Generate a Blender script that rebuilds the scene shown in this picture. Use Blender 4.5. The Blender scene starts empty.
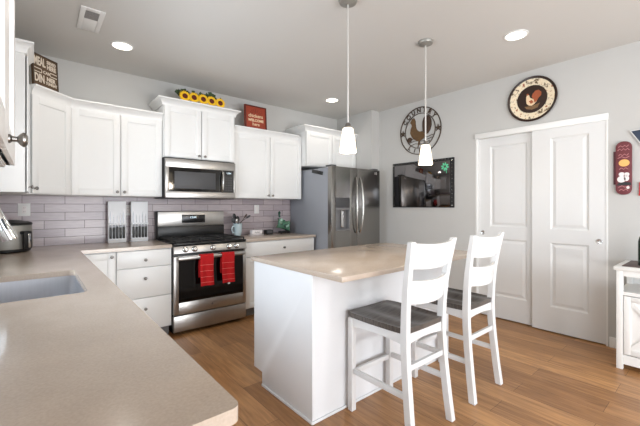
import bpy, bmesh, math, random
from mathutils import Vector, Matrix
random.seed(7)
C = bpy.context.scene.collection
PI = math.pi

# ------------------------------------------------------------ camera
cam_data = bpy.data.cameras.new('camera')
cam = bpy.data.objects.new('camera', cam_data)
C.objects.link(cam)
YAW = 50.03
cam.location = (0, 0, 1.293)
cam.rotation_euler = (PI/2, 0, math.radians(YAW - 90))
cam_data.sensor_width = 36
cam_data.lens = 343.2/640*36
cam_data.shift_x = (320-321.4)/640
cam_data.shift_y = -(213-206.4)/640
cam_data.clip_start = 0.02
bpy.context.scene.camera = cam

# ------------------------------------------------------------ world, exposure
w = bpy.data.worlds.new('world'); bpy.context.scene.world = w
w.use_nodes = True
bg = w.node_tree.nodes['Background']
bg.inputs[0].default_value = (0.72, 0.85, 1.0, 1)
bg.inputs[1].default_value = 1.6
vs = bpy.context.scene.view_settings
vs.view_transform = 'Standard'; vs.look = 'None'; vs.gamma = 1; vs.use_curve_mapping = False
vs.exposure = 0.0

def area(name, loc, rot, sx, sy, power, col=(1, 1, 1), spread=PI):
    l = bpy.data.lights.new(name, 'AREA'); l.shape = 'RECTANGLE'; l.size = sx; l.size_y = sy
    l.energy = power; l.color = col; l.spread = spread
    o = bpy.data.objects.new(name, l); C.objects.link(o); o.location = loc; o.rotation_euler = rot
    return o
# daylight through the sink window (left), the glazed doors behind the camera and the side window
area('daylight_sink_window', (-0.47, 2.22, 1.55), (0, math.radians(-90), 0), 0.95, 1.35, 42, (0.80, 0.90, 1.0))
area('daylight_glazed_door', (1.6, -3.28, 1.25), (math.radians(90), 0, 0), 3.0, 2.1, 135, (0.92, 0.95, 1.0))
area('daylight_side_window', (-0.47, -1.9, 1.45), (0, math.radians(-90), 0), 1.5, 1.7, 60, (0.82, 0.91, 1.0))

# added fill lamps, tilted up to brighten the ceiling like bounce off the ground
area('ceiling_fill_door', (1.6, -3.15, 0.35), (math.radians(90+42), 0, 0), 3.0, 0.5, 95, (0.97, 0.97, 0.96))
area('ceiling_fill_window', (-0.46, -1.9, 0.75), (0, math.radians(-90-38), 0), 0.3, 1.5, 25, (1.0, 0.97, 0.92))  # second added upward fill, at the left wall's side window

# ------------------------------------------------------------ materials
def lin(c):
    c = c/255.0
    return c/12.92 if c <= 0.04045 else ((c+0.055)/1.055)**2.4
def rgb(c): return (lin(c[0]), lin(c[1]), lin(c[2]), 1)

def mat(name, col, rough=0.5, metal=0.0, spec=0.5, emis=None, estr=0, noise=0, nscale=20, bump=0, bscale=80,
        stretch=(1, 1, 1), coat=0, trans=0):
    m = bpy.data.materials.new(name); m.use_nodes = True
    nt = m.node_tree; b = nt.nodes['Principled BSDF']
    b.inputs['Base Color'].default_value = rgb(col)
    b.inputs['Roughness'].default_value = rough
    b.inputs['Metallic'].default_value = metal
    b.inputs['Specular IOR Level'].default_value = spec
    b.inputs['Coat Weight'].default_value = coat
    b.inputs['Transmission Weight'].default_value = trans
    if emis:
        b.inputs['Emission Color'].default_value = rgb(emis); b.inputs['Emission Strength'].default_value = estr
    tc = nt.nodes.new('ShaderNodeTexCoord'); mp = nt.nodes.new('ShaderNodeMapping')
    mp.inputs['Scale'].default_value = stretch
    nt.links.new(tc.outputs['Object'], mp.inputs[0])
    if noise:
        n = nt.nodes.new('ShaderNodeTexNoise'); n.inputs['Scale'].default_value = nscale
        n.inputs['Detail'].default_value = 4
        r = nt.nodes.new('ShaderNodeMix'); r.data_type = 'RGBA'
        r.inputs[6].default_value = [x*(1-noise) for x in rgb(col)[:3]]+[1]
        r.inputs[7].default_value = [min(1, x*(1+noise)) for x in rgb(col)[:3]]+[1]
        nt.links.new(mp.outputs[0], n.inputs[0]); nt.links.new(n.outputs[0], r.inputs[0])
        nt.links.new(r.outputs[2], b.inputs['Base Color'])
    if bump:
        n2 = nt.nodes.new('ShaderNodeTexNoise'); n2.inputs['Scale'].default_value = bscale
        bp = nt.nodes.new('ShaderNodeBump'); bp.inputs['Strength'].default_value = bump
        bp.inputs['Distance'].default_value = 0.002
        nt.links.new(mp.outputs[0], n2.inputs[0]); nt.links.new(n2.outputs[0], bp.inputs['Height'])
        nt.links.new(bp.outputs[0], b.inputs['Normal'])
    return m

M = {}
M['wall'] = mat('wall_paint', (190, 189, 186), 0.85, bump=0.25, bscale=160, noise=0.015, nscale=3)
M['ceiling'] = mat('ceiling_paint', (204, 202, 198), 0.9, bump=0.4, bscale=120)
M['trim'] = mat('trim_white', (228, 228, 226), 0.4, noise=0.01)
M['door'] = mat('door_white', (216, 216, 215), 0.42, noise=0.01)
M['cab'] = mat('cabinet_white', (231, 231, 229), 0.38, noise=0.01)
M['island'] = mat('island_white', (224, 225, 227), 0.4, noise=0.01)
M['stool'] = mat('stool_white', (222, 222, 222), 0.35, noise=0.01)
M['steel'] = mat('brushed_steel', (178, 176, 172), 0.27, 1.0, noise=0.10, nscale=6, stretch=(1, 1, 60))
M['steel_h'] = mat('brushed_steel_horizontal', (176, 174, 171), 0.33, 1.0, noise=0.08, nscale=4, stretch=(60, 60, 1))
M['fridge'] = mat('dark_stainless', (150, 148, 144), 0.26, 1.0, noise=0.07, nscale=5, stretch=(60, 60, 0.6))
M['fridge_side'] = mat('fridge_grey_paint', (158, 161, 168), 0.55, 0.2, bump=0.1, bscale=300)
M['chrome'] = mat('chrome', (225, 225, 225), 0.08, 1.0, noise=0.01)
M['nickel'] = mat('satin_nickel', (138, 135, 131), 0.3, 1.0, noise=0.03)
M['rod'] = mat('brushed_rod', (222, 220, 216), 0.35, 0.6, noise=0.02)
M['steel_matte'] = mat('matte_steel', (160, 158, 152), 0.5, 0.6, noise=0.06, nscale=5, stretch=(1, 1, 40))
M['sink'] = mat('sink_steel', (208, 209, 213), 0.3, 0.8, noise=0.06, nscale=5, stretch=(20, 1, 1))
M['black'] = mat('black_enamel', (12, 11, 11), 0.35, noise=0.05)
M['blackglass'] = mat('black_glass', (10, 9, 9), 0.06, spec=0.6, noise=0.02)
M['iron'] = mat('cast_iron', (22, 21, 21), 0.6, bump=0.3)
M['plastic_black'] = mat('black_plastic', (24, 24, 25), 0.4, noise=0.05)
M['grey_dark'] = mat('dark_grey_plastic', (70, 70, 72), 0.5, noise=0.05)
M['grey'] = mat('grey_plastic', (120, 120, 122), 0.5, noise=0.05)
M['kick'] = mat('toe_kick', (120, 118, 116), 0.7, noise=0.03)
M['plate'] = mat('outlet_white', (225, 224, 222), 0.4, noise=0.01)
M['slot'] = mat('outlet_slot', (90, 88, 86), 0.5, noise=0.02)
M['towel'] = mat('red_cotton', (186, 14, 20), 0.9, bump=0.8, bscale=500, noise=0.12, nscale=60)
M['towel_stripe'] = mat('towel_stripe', (226, 120, 112), 0.9, noise=0.05)
M['mug'] = mat('pale_blue_glaze', (188, 204, 208), 0.25, noise=0.03)
M['green'] = mat('green_glaze', (84, 126, 102), 0.25, noise=0.6, nscale=60)
M['green_dark'] = mat('dark_green_glaze', (30, 70, 56), 0.3, noise=0.3, nscale=45)
M['green_pale'] = mat('pale_green_glaze', (168, 205, 184), 0.25, noise=0.15, nscale=45)
M['petal'] = mat('sunflower_yellow', (240, 186, 20), 0.7, noise=0.2, nscale=40)
M['seedhead'] = mat('sunflower_brown', (92, 34, 12), 0.9, noise=0.4, nscale=160, bump=1)
M['leaf'] = mat('leaf_green', (48, 66, 34), 0.7, noise=0.4, nscale=50)
M['rust'] = mat('rust_red_board', (150, 58, 34), 0.7, noise=0.3, nscale=35)
M['rust_dark'] = mat('rust_brown_frame', (92, 34, 22), 0.7, noise=0.25, nscale=30)
M['cream'] = mat('cream_lettering', (226, 200, 164), 0.7, noise=0.05)
M['signwood'] = mat('brown_sign_wood', (86, 66, 46), 0.8, noise=0.35, nscale=25, stretch=(1, 1, 6))
M['signletter'] = mat('sign_letter', (212, 200, 184), 0.8, noise=0.08)
M['bronze'] = mat('bronze_metal', (76, 62, 50), 0.5, 0.3, noise=0.2, nscale=40)
M['rooster'] = mat('rooster_brown', (98, 72, 42), 0.5, 0.25, noise=0.35, nscale=26)
M['rooster_dark'] = mat('rooster_tail_brown', (68, 50, 38), 0.5, 0.25, noise=0.35, nscale=26)
M['maroon'] = mat('maroon_board', (104, 44, 50), 0.6, noise=0.25, nscale=40)
M['maroon_dark'] = mat('dark_maroon_board', (84, 40, 48), 0.6, noise=0.2, nscale=40)
M['orange'] = mat('orange_paint', (238, 178, 104), 0.6, noise=0.08)
M['paint_white'] = mat('white_paint', (232, 226, 224), 0.6, noise=0.04)
M['pinkpaint'] = mat('pink_paint', (214, 150, 150), 0.6, noise=0.05)
M['navy'] = mat('navy_board', (44, 56, 76), 0.5, noise=0.2, nscale=30)
M['navy_edge'] = mat('board_edge_white', (206, 206, 204), 0.5, noise=0.1)
M['red_paint'] = mat('red_paint', (196, 42, 46), 0.5, noise=0.1)
M['stand_top'] = mat('brown_stand_top', (92, 74, 70), 0.5, noise=0.2, nscale=12, stretch=(8, 1, 1))
M['bottle'] = mat('dark_green_glass', (20, 40, 26), 0.1, noise=0.05)
M['knob_white'] = mat('range_knob_steel', (205, 203, 200), 0.25, 0.9, noise=0.02)
M['shamrock'] = mat('shamrock_green', (92, 200, 150), 0.5, noise=0.2, nscale=90)
M['display'] = mat('display_black', (16, 16, 18), 0.2, noise=0.03)
M['digit'] = mat('display_digit', (220, 235, 240), 0.4, emis=(200, 225, 240), estr=1.2)
M['lamp'] = mat('lamp_diffuser', (255, 250, 240), 0.5, emis=(255, 246, 230), estr=5)
M['shade'] = mat('pendant_opal_glass', (255, 244, 226), 0.3, emis=(255, 236, 208), estr=1.5)
M['vent_dark'] = mat('vent_grille_grey', (150, 146, 144), 0.6, noise=0.03)
M['knifebody'] = mat('knife_block_grey_white', (236, 238, 241), 0.4, noise=0.03)
M['knifeblade'] = mat('knife_steel', (118, 120, 124), 0.3, 0.8, noise=0.05)

# black wall panel: a dark mirror-like gloss
M['mirrorblack'] = mat('gloss_black_panel', (116, 113, 114), 0.05, 1.0, noise=0.05, nscale=3)
M['mirrorframe'] = mat('black_panel_border', (14, 13, 13), 0.7, noise=0.2, nscale=60)

def nodes(m): return m.node_tree, m.node_tree.nodes['Principled BSDF']

def mat_floor():
    m = mat('oak_plank_floor', (176, 132, 88), 0.4)
    nt, b = nodes(m); N = nt.nodes.new; L = nt.links.new
    tc = N('ShaderNodeTexCoord'); mp = N('ShaderNodeMapping'); mp.inputs['Rotation'].default_value = (0, 0, PI/2)
    L(tc.outputs['Object'], mp.inputs[0])
    br = N('ShaderNodeTexBrick'); br.offset = 0.37; br.offset_frequency = 2
    br.inputs['Scale'].default_value = 1; br.inputs['Brick Width'].default_value = 1.25; br.inputs['Row Height'].default_value = 0.178
    br.inputs['Mortar Size'].default_value = 0.0012; br.inputs['Mortar Smooth'].default_value = 0.1; br.inputs['Bias'].default_value = 0
    br.inputs['Color1'].default_value = rgb((196, 147, 97)); br.inputs['Color2'].default_value = rgb((156, 111, 69))
    br.inputs['Mortar'].default_value = rgb((92, 62, 38))
    L(mp.outputs[0], br.inputs[0])
    mp2 = N('ShaderNodeMapping'); mp2.inputs['Scale'].default_value = (14, 1.1, 1)
    L(tc.outputs['Object'], mp2.inputs[0])
    n = N('ShaderNodeTexNoise'); n.inputs['Scale'].default_value = 3; n.inputs['Detail'].default_value = 8; n.inputs['Distortion'].default_value = 0.8
    L(mp2.outputs[0], n.inputs[0])
    cr = N('ShaderNodeValToRGB'); cr.color_ramp.elements[0].position = 0.33; cr.color_ramp.elements[1].position = 0.68
    cr.color_ramp.elements[0].color = (0.6, 0.55, 0.5, 1); cr.color_ramp.elements[1].color = (1.1, 1.1, 1.1, 1)
    L(n.outputs[0], cr.inputs[0])
    mx = N('ShaderNodeMix'); mx.data_type = 'RGBA'; mx.blend_type = 'MULTIPLY'; mx.inputs[0].default_value = 0.85
    L(br.outputs[0], mx.inputs[6]); L(cr.outputs[0], mx.inputs[7]); L(mx.outputs[2], b.inputs['Base Color'])
    b.inputs['Roughness'].default_value = 0.36
    return m
M['floor'] = mat_floor()

def mat_tile():
    m = mat('mauve_grey_tile', (150, 141, 144), 0.25)
    nt, b = nodes(m); N = nt.nodes.new; L = nt.links.new
    tc = N('ShaderNodeTexCoord'); sp = N('ShaderNodeSeparateXYZ'); cb = N('ShaderNodeCombineXYZ')
    ad = N('ShaderNodeMath'); ad.operation = 'ADD'
    L(tc.outputs['Object'], sp.inputs[0]); L(sp.outputs[0], ad.inputs[0]); L(sp.outputs[1], ad.inputs[1])
    L(ad.outputs[0], cb.inputs[0]); L(sp.outputs[2], cb.inputs[1])
    mp = N('ShaderNodeMapping'); mp.inputs['Location'].default_value = (0.115, -0.8835+0.0806*12, 0)
    L(cb.outputs[0], mp.inputs[0])
    br = N('ShaderNodeTexBrick'); br.offset = 0.5
    br.inputs['Scale'].default_value = 1; br.inputs['Brick Width'].default_value = 0.32; br.inputs['Row Height'].default_value = 0.0806
    br.inputs['Mortar Size'].default_value = 0.0022; br.inputs['Mortar Smooth'].default_value = 0.3; br.inputs['Bias'].default_value = 0
    br.inputs['Color1'].default_value = rgb((188, 175, 177)); br.inputs['Color2'].default_value = rgb((164, 153, 157))
    br.inputs['Mortar'].default_value = rgb((92, 84, 86))
    L(mp.outputs[0], br.inputs[0])
    mp2 = N('ShaderNodeMapping'); mp2.inputs['Scale'].default_value = (2, 2, 22); L(tc.outputs['Object'], mp2.inputs[0])
    n = N('ShaderNodeTexNoise'); n.inputs['Scale'].default_value = 5; n.inputs['Detail'].default_value = 5; L(mp2.outputs[0], n.inputs[0])
    mx = N('ShaderNodeMix'); mx.data_type = 'RGBA'; mx.blend_type = 'OVERLAY'; mx.inputs[0].default_value = 0.22
    L(br.outputs[0], mx.inputs[6]); L(n.outputs[0], mx.inputs[7]); L(mx.outputs[2], b.inputs['Base Color'])
    iv = N('ShaderNodeMath'); iv.operation = 'SUBTRACT'; iv.inputs[0].default_value = 1; L(br.outputs[1], iv.inputs[1])
    bp = N('ShaderNodeBump'); bp.inputs['Strength'].default_value = 0.6; bp.inputs['Distance'].default_value = 0.003
    L(iv.outputs[0], bp.inputs['Height']); L(bp.outputs[0], b.inputs['Normal'])
    return m
M['tile'] = mat_tile()

def mat_quartz():
    m = mat('beige_quartz', (198, 181, 165), 0.16)
    nt, b = nodes(m); N = nt.nodes.new; L = nt.links.new
    tc = N('ShaderNodeTexCoord')
    n = N('ShaderNodeTexNoise'); n.inputs['Scale'].default_value = 160; n.inputs['Detail'].default_value = 3; L(tc.outputs['Object'], n.inputs[0])
    n2 = N('ShaderNodeTexNoise'); n2.inputs['Scale'].default_value = 5; n2.inputs['Detail'].default_value = 4; L(tc.outputs['Object'], n2.inputs[0])
    ad = N('ShaderNodeMath'); ad.operation = 'ADD'; L(n.outputs[0], ad.inputs[0]); L(n2.outputs[0], ad.inputs[1])
    cr = N('ShaderNodeValToRGB'); cr.color_ramp.elements[0].position = 0.75; cr.color_ramp.elements[1].position = 1.25
    cr.color_ramp.elements[0].position = 0.3; cr.color_ramp.elements[1].position = 0.7
    h = N('ShaderNodeMath'); h.operation = 'MULTIPLY'; h.inputs[1].default_value = 0.5; L(ad.outputs[0], h.inputs[0])
    cr.color_ramp.elements[0].color = rgb((180, 165, 150)); cr.color_ramp.elements[1].color = rgb((200, 184, 169))
    L(h.outputs[0], cr.inputs[0]); L(cr.outputs[0], b.inputs['Base Color'])
    b.inputs['Roughness'].default_value = 0.17
    return m
M['quartz'] = mat_quartz()

def mat_seat():
    m = mat('dark_grey_stained_wood', (72, 68, 66), 0.35)
    nt, b = nodes(m); N = nt.nodes.new; L = nt.links.new
    tc = N('ShaderNodeTexCoord'); mp = N('ShaderNodeMapping'); mp.inputs['Scale'].default_value = (2, 16, 4); L(tc.outputs['Object'], mp.inputs[0])
    n = N('ShaderNodeTexNoise'); n.inputs['Scale'].default_value = 4; n.inputs['Detail'].default_value = 7; n.inputs['Distortion'].default_value = 0.6
    L(mp.outputs[0], n.inputs[0])
    cr = N('ShaderNodeValToRGB'); cr.color_ramp.elements[0].position = 0.3; cr.color_ramp.elements[1].position = 0.75
    cr.color_ramp.elements[0].color = rgb((52, 48, 46)); cr.color_ramp.elements[1].color = rgb((104, 98, 93))
    L(n.outputs[0], cr.inputs[0]); L(cr.outputs[0], b.inputs['Base Color'])
    return m
M['seat'] = mat_seat()

def mat_plate_rim():
    m = mat('plate_cream_band', (226, 212, 184), 0.35)
    nt, b = nodes(m); N = nt.nodes.new; L = nt.links.new
    tc = N('ShaderNodeTexCoord')
    n = N('ShaderNodeTexNoise'); n.inputs['Scale'].default_value = 30; n.inputs['Detail'].default_value = 3; L(tc.outputs['Object'], n.inputs[0])
    cr = N('ShaderNodeValToRGB'); cr.color_ramp.interpolation = 'LINEAR'
    e = cr.color_ramp.elements; e[0].position = 0.34; e[0].color = rgb((96, 74, 46)); e[1].position = 0.46; e[1].color = rgb((228, 214, 188))
    x = e.new(0.62); x.color = rgb((226, 210, 180)); x = e.new(0.70); x.color = rgb((150, 80, 50))
    L(n.outputs[0], cr.inputs[0]); L(cr.outputs[0], b.inputs['Base Color'])
    return m
M['plate_band'] = mat_plate_rim()
M['plate_dark'] = mat('plate_dark_brown', (44, 26, 18), 0.3, noise=0.3, nscale=40)

def mat_glass():
    m = bpy.data.materials.new('window_glass'); m.use_nodes = True; nt = m.node_tree; nt.nodes.clear()
    o = nt.nodes.new('ShaderNodeOutputMaterial'); t = nt.nodes.new('ShaderNodeBsdfTransparent'); g = nt.nodes.new('ShaderNodeBsdfGlossy')
    g.inputs['Roughness'].default_value = 0.02
    f = nt.nodes.new('ShaderNodeFresnel'); f.inputs[0].default_value = 1.3; mx = nt.nodes.new('ShaderNodeMixShader')
    nt.links.new(f.outputs[0], mx.inputs[0]); nt.links.new(t.outputs[0], mx.inputs[1]); nt.links.new(g.outputs[0], mx.inputs[2]); nt.links.new(mx.outputs[0], o.inputs[0])
    return m
M['glass'] = mat_glass()

# ------------------------------------------------------------ mesh builder
class MB:
    def __init__(s, m=None):
        s.bm = bmesh.new(); s.m = m or Matrix.Identity(4)
    def _fin(s, vs_, bevel=0, seg=2):
        vs_ = [v for v in vs_ if v.is_valid]
        if bevel:
            es = list({e for v in vs_ for e in v.link_edges})
            r = bmesh.ops.bevel(s.bm, geom=es, offset=bevel, segments=seg, profile=0.5, affect='EDGES', clamp_overlap=True)
            vs_ = list({v for f in r['faces'] for v in f.verts} | {v for v in vs_ if v.is_valid})
        return vs_
    def box(s, x0, x1, y0, y1, z0, z1, bevel=0, seg=2, m=None):
        r = bmesh.ops.create_cube(s.bm, size=1)['verts']
        for v in r:
            v.co = Vector((x0+(v.co.x+.5)*(x1-x0), y0+(v.co.y+.5)*(y1-y0), z0+(v.co.z+.5)*(z1-z0)))
        r = s._fin(r, bevel, seg)
        T = s.m @ m if m else s.m
        for v in r: v.co = T @ v.co
        return s
    def bar(s, p, q, wx, wy, bevel=0.002, up=(0, 0, 1)):
        """rectangular bar from p to q"""
        p, q = Vector(p), Vector(q); d = q-p; L = d.length; d.normalize()
        u = Vector(up)
        if abs(d.dot(u)) > 0.98: u = Vector((0, 1, 0))
        x = d.cross(u).normalized(); y = x.cross(d).normalized()
        m = Matrix(((x.x, y.x, d.x, p.x), (x.y, y.y, d.y, p.y), (x.z, y.z, d.z, p.z), (0, 0, 0, 1)))
        return s.box(-wx/2, wx/2, -wy/2, wy/2, 0, L, bevel, 2, m)
    def lathe(s, prof, segs=32, m=None, cap=True):
        """prof list of (r, z)"""
        T = s.m @ m if m else s.m
        rings = []
        for r, z in prof:
            if r < 1e-6:
                rings.append([s.bm.verts.new(T @ Vector((0, 0, z)))])
            else:
                rings.append([s.bm.verts.new(T @ Vector((r*math.cos(2*PI*i/segs), r*math.sin(2*PI*i/segs), z))) for i in range(segs)])
        for a, b in zip(rings, rings[1:]):
            for i in range(segs):
                j = (i+1) % segs
                if len(a) == 1 and len(b) == 1: continue
                if len(a) == 1: s.bm.faces.new((a[0], b[i], b[j]))
                elif len(b) == 1: s.bm.faces.new((a[i], b[0], a[j]))
                else: s.bm.faces.new((a[i], b[i], b[j], a[j]))
        if cap:
            for r_ in (rings[0], rings[-1]):
                if len(r_) > 2:
                    try: s.bm.faces.new(r_)
                    except ValueError: pass
        return s
    def tube(s, pts, r, segs=12, m=None, cap=True):
        T = s.m @ m if m else s.m
        pts = [Vector(p) for p in pts]; n = len(pts); rings = []; ref = None
        for i, p in enumerate(pts):
            d = (pts[min(i+1, n-1)]-pts[max(i-1, 0)]).normalized()
            if ref is None:
                ref = Vector((0, 0, 1)) if abs(d.z) < 0.9 else Vector((1, 0, 0))
            x = (ref - d*ref.dot(d)).normalized(); y = d.cross(x); ref = x
            rr = r[i] if isinstance(r, (list, tuple)) else r
            rings.append([s.bm.verts.new(T @ (p+x*rr*math.cos(2*PI*k/segs)+y*rr*math.sin(2*PI*k/segs))) for k in range(segs)])
        for a, b in zip(rings, rings[1:]):
            for i in range(segs):
                j = (i+1) % segs; s.bm.faces.new((a[i], a[j], b[j], b[i]))
        if cap:
            s.bm.faces.new(rings[0]); s.bm.faces.new(rings[-1])
        return s
    def prism(s, poly, z0, z1, m=None, bevel=0):
        T = s.m @ m if m else s.m
        a = [s.bm.verts.new(Vector((x, y, z0))) for x, y in poly]; b = [s.bm.verts.new(Vector((x, y, z1))) for x, y in poly]
        n = len(poly)
        s.bm.faces.new(a); s.bm.faces.new(b)
        for i in range(n):
            j = (i+1) % n; s.bm.faces.new((a[i], a[j], b[j], b[i]))
        r = s._fin(a+b, bevel)
        for v in r: v.co = T @ v.co
        return s
    def ball(s, c, rx, ry=None, rz=None, seg=20, m=None):
        ry = ry or rx; rz = rz or rx
        T = s.m @ m if m else s.m
        r = bmesh.ops.create_uvsphere(s.bm, u_segments=seg, v_segments=max(8, seg//2), radius=1)['verts']
        for v in r: v.co = T @ Vector((c[0]+v.co.x*rx, c[1]+v.co.y*ry, c[2]+v.co.z*rz))
        return s
    def sheet(s, grid, thick=0):
        """grid of points -> surface with thickness along computed normal (solidified later)"""
        V = [[s.bm.verts.new(s.m @ Vector(p)) for p in row] for row in grid]
        for i in range(len(V)-1):
            for j in range(len(V[0])-1):
                s.bm.faces.new((V[i][j], V[i][j+1], V[i+1][j+1], V[i+1][j]))
        if thick:
            s.bm.normal_update()
            bmesh.ops.solidify(s.bm, geom=list(s.bm.faces), thickness=thick)
        return s
    def text(s, body, size, m, depth=0.002, align='CENTER', bold=0):
        cu = bpy.data.curves.new('t', 'FONT'); cu.body = body; cu.size = size; cu.align_x = align; cu.align_y = 'CENTER'
        cu.extrude = depth; cu.offset = bold; cu.resolution_u = 3
        o = bpy.data.objects.new('t', cu); C.objects.link(o)
        dg = bpy.context.evaluated_depsgraph_get(); me = o.evaluated_get(dg).to_mesh()
        n0 = len(s.bm.verts); s.bm.from_mesh(me); s.bm.verts.ensure_lookup_table()
        T = s.m @ m
        for v in s.bm.verts[n0:]: v.co = T @ v.co
        o.evaluated_get(dg).to_mesh_clear(); bpy.data.objects.remove(o); bpy.data.curves.remove(cu)
        return s

ORG = {}
def obj(name, mb, material, parent=None, smooth=True, label=None):
    """link a mesh built in world coordinates (or in the parent's frame when the parent is at the origin)"""
    bm = mb.bm; bmesh.ops.recalc_face_normals(bm, faces=bm.faces)
    org = ORG.get(parent.name, Matrix.Identity(4)) if parent else None
    me = bpy.data.meshes.new(name)
    if org is None:
        xs = [v.co.x for v in bm.verts]; ys = [v.co.y for v in bm.verts]; zs = [v.co.z for v in bm.verts]
        loc = Vector(((min(xs)+max(xs))/2, (min(ys)+max(ys))/2, min(zs)))
        for v in bm.verts: v.co -= loc
    else:
        inv = org.inverted()
        for v in bm.verts: v.co = inv @ v.co
    bm.to_mesh(me); bm.free(); me.materials.append(material)
    if smooth:
        for p in me.polygons: p.use_smooth = True
        try: me.set_sharp_from_angle(angle=math.radians(34))
        except Exception: pass
    o = bpy.data.objects.new(name, me); C.objects.link(o)
    if org is None:
        o.location = loc; ORG[o.name] = Matrix.Translation(loc)
    else:
        o.parent = parent; ORG[o.name] = org
    if label: o['label'] = label
    return o
def thing(name, label, cat, loc=(0, 0, 0), rz=0, group=None, kind=None):
    o = bpy.data.objects.new(name, None); o.empty_display_size = 0.05; C.objects.link(o)
    o.location = loc; o.rotation_euler = (0, 0, rz)
    ORG[o.name] = Matrix.Translation(loc) @ Matrix.Rotation(rz, 4, 'Z')
    if label: o['label'] = label
    if cat: o['category'] = cat
    if group: o['group'] = group
    if kind: o['kind'] = kind
    return o
def tag(o, label, cat, group=None):
    o['label'] = label; o['category'] = cat
    if group: o['group'] = group
    return o
def struct(name, mb, m, label, smooth=True):
    o = obj(name, mb, m, None, smooth); o['kind'] = 'structure'; o['label'] = label; o['category'] = name.split('_')[0]
    return o
def copy_tree(o, parent=None):
    c = o.copy(); C.objects.link(c)
    if parent: c.parent = parent
    for ch in list(o.children): copy_tree(ch, c)
    return c

# frames: F(origin, angle) : local x runs along the face, local -y points out of the face, z up
def F(x, y, z, deg=0): return Matrix.Translation((x, y, z)) @ Matrix.Rotation(math.radians(deg), 4, 'Z')
FRONT = 0          # facing -Y
FACE_PX = 90       # facing +X (local -y -> +X)
FACE_NX = -90      # facing -X

def shaker(m, w_, h, rail=0.062, t=0.02, rec=0.009):
    """door with lower-left outer corner at origin, front face at y=-t"""
    mb = MB(m); g = 0.0015
    mb.box(g, w_-g, -t+rec, 0, g, h-g)
    b = 0.0016
    mb.box(g, rail, -t, -0.002, g, h-g, b); mb.box(w_-rail, w_-g, -t, -0.002, g, h-g, b)
    mb.box(rail, w_-rail, -t, -0.002, g, rail, b); mb.box(rail, w_-rail, -t, -0.002, h-rail, h-g, b)
    return mb
def slab(m, w_, h, t=0.02):
    mb = MB(m); g = 0.0015; mb.box(g, w_-g, -t, 0, g, h-g, 0.002); return mb
def knob(m, x, z, t=0.02, r=0.0145, mat_=None):
    mb = MB(m)
    R = Matrix.Translation((x, -t, z)) @ Matrix.Rotation(PI/2, 4, 'X')
    mb.lathe([(0.0, 0), (r*0.62, 0), (r*0.6, 0.003), (r*0.38, 0.006), (r*0.36, 0.013), (r*0.8, 0.018), (r, 0.022), (r*0.96, 0.026), (r*0.6, 0.029), (0, 0.03)], 20, R)
    return mb

def cabinet(name, label, m, w_, z0, z1, depth, doors, org, crown=None, kick=0, cat='cabinet', mt=None):
    """m: frame at left front corner of the carcass face, z=0. doors: (kind,x0,x1,z0,z1,(kx,kz))"""
    mt = mt or M['cab']
    t = thing(name, label, cat, org, 0)
    b = MB(m); b.box(0, w_, 0.0, depth, z0+kick, z1, 0.001)
    obj('cabinet_body', b, mt, t)
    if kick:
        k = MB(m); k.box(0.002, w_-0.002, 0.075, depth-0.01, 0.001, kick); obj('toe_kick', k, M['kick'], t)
    for d in doors:
        kind, a0, a1, c0, c1, kp = d
        dm = m @ Matrix.Translation((a0, 0, c0))
        o = obj('door' if kind == 'door' else ('drawer' if kind == 'drawer' else 'end_panel'), (shaker if kind != 'drawer' else slab)(dm, a1-a0, c1-c0), mt, t)
        if kp:
            obj('knob', knob(m, kp[0], kp[1]), M['nickel'], o)
    if crown:
        path, prof = crown
        obj('crown_molding', sweep(path, prof), mt, t)
    return t

def sweep(path, prof):
    """path: XY points walked with the room on the right-hand side; prof: (out, z) closed loop"""
    mb = MB(); P = [Vector((p[0], p[1])) for p in path]; n = len(P); rings = []
    for i in range(n):
        ns = []
        if i > 0: d = (P[i]-P[i-1]).normalized(); ns.append(Vector((d.y, -d.x)))
        if i < n-1: d = (P[i+1]-P[i]).normalized(); ns.append(Vector((d.y, -d.x)))
        if len(ns) == 2:
            b = (ns[0]+ns[1]); b = b/(1+ns[0].dot(ns[1]))
        else: b = ns[0]
        rings.append([mb.bm.verts.new((P[i].x+b.x*o, P[i].y+b.y*o, z)) for o, z in prof])
    k = len(prof)
    for a, b in zip(rings, rings[1:]):
        for i in range(k):
            j = (i+1) % k; mb.bm.faces.new((a[i], a[j], b[j], b[i]))
    mb.bm.faces.new(rings[0]); mb.bm.faces.new(rings[-1])
    return mb
def crown_prof(z0, z1, out=0.052):
    h = z1-z0
    return [(0.0, z0), (0.012, z0), (0.014, z0+h*0.18), (0.022, z0+h*0.45), (out*0.78, z0+h*0.78), (out, z0+h*0.84), (out, z1), (0.0, z1)]

# ------------------------------------------------------------ room
XL, XR, YB, YF, H = -0.355, 4.063, 4.232, -3.2, 2.743
XA, YA = 3.889, 3.47
T = 0.12
struct('floor', MB().box(XL-T, XR+T, YF-T, YB+T, -0.1, 0), M['floor'], 'oak plank floor running toward the range')
struct('ceiling', MB().box(XL-T, XR+T, YF-T, YB+T, H, H+0.1), M['ceiling'], 'pale textured ceiling')
struct('wall_back', MB().box(XL-T, XR+T, YB, YB+T, 0, H), M['wall'], 'light grey wall behind the range')
b = MB(); cy0, cy1, cz = 0.729, 1.964, 2.11
b.box(XR, XR+T, YF, cy0, 0, H); b.box(XR, XR+T, cy1, YB, 0, H); b.box(XR, XR+T, cy0, cy1, cz, H)
struct('wall_right', b, M['wall'], 'light grey wall with the closet opening')
struct('wall_alcove', MB().box(XA, XR, YA, YB, 0, H), M['wall'], 'short grey wall beside the refrigerator')
b = MB()
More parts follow.
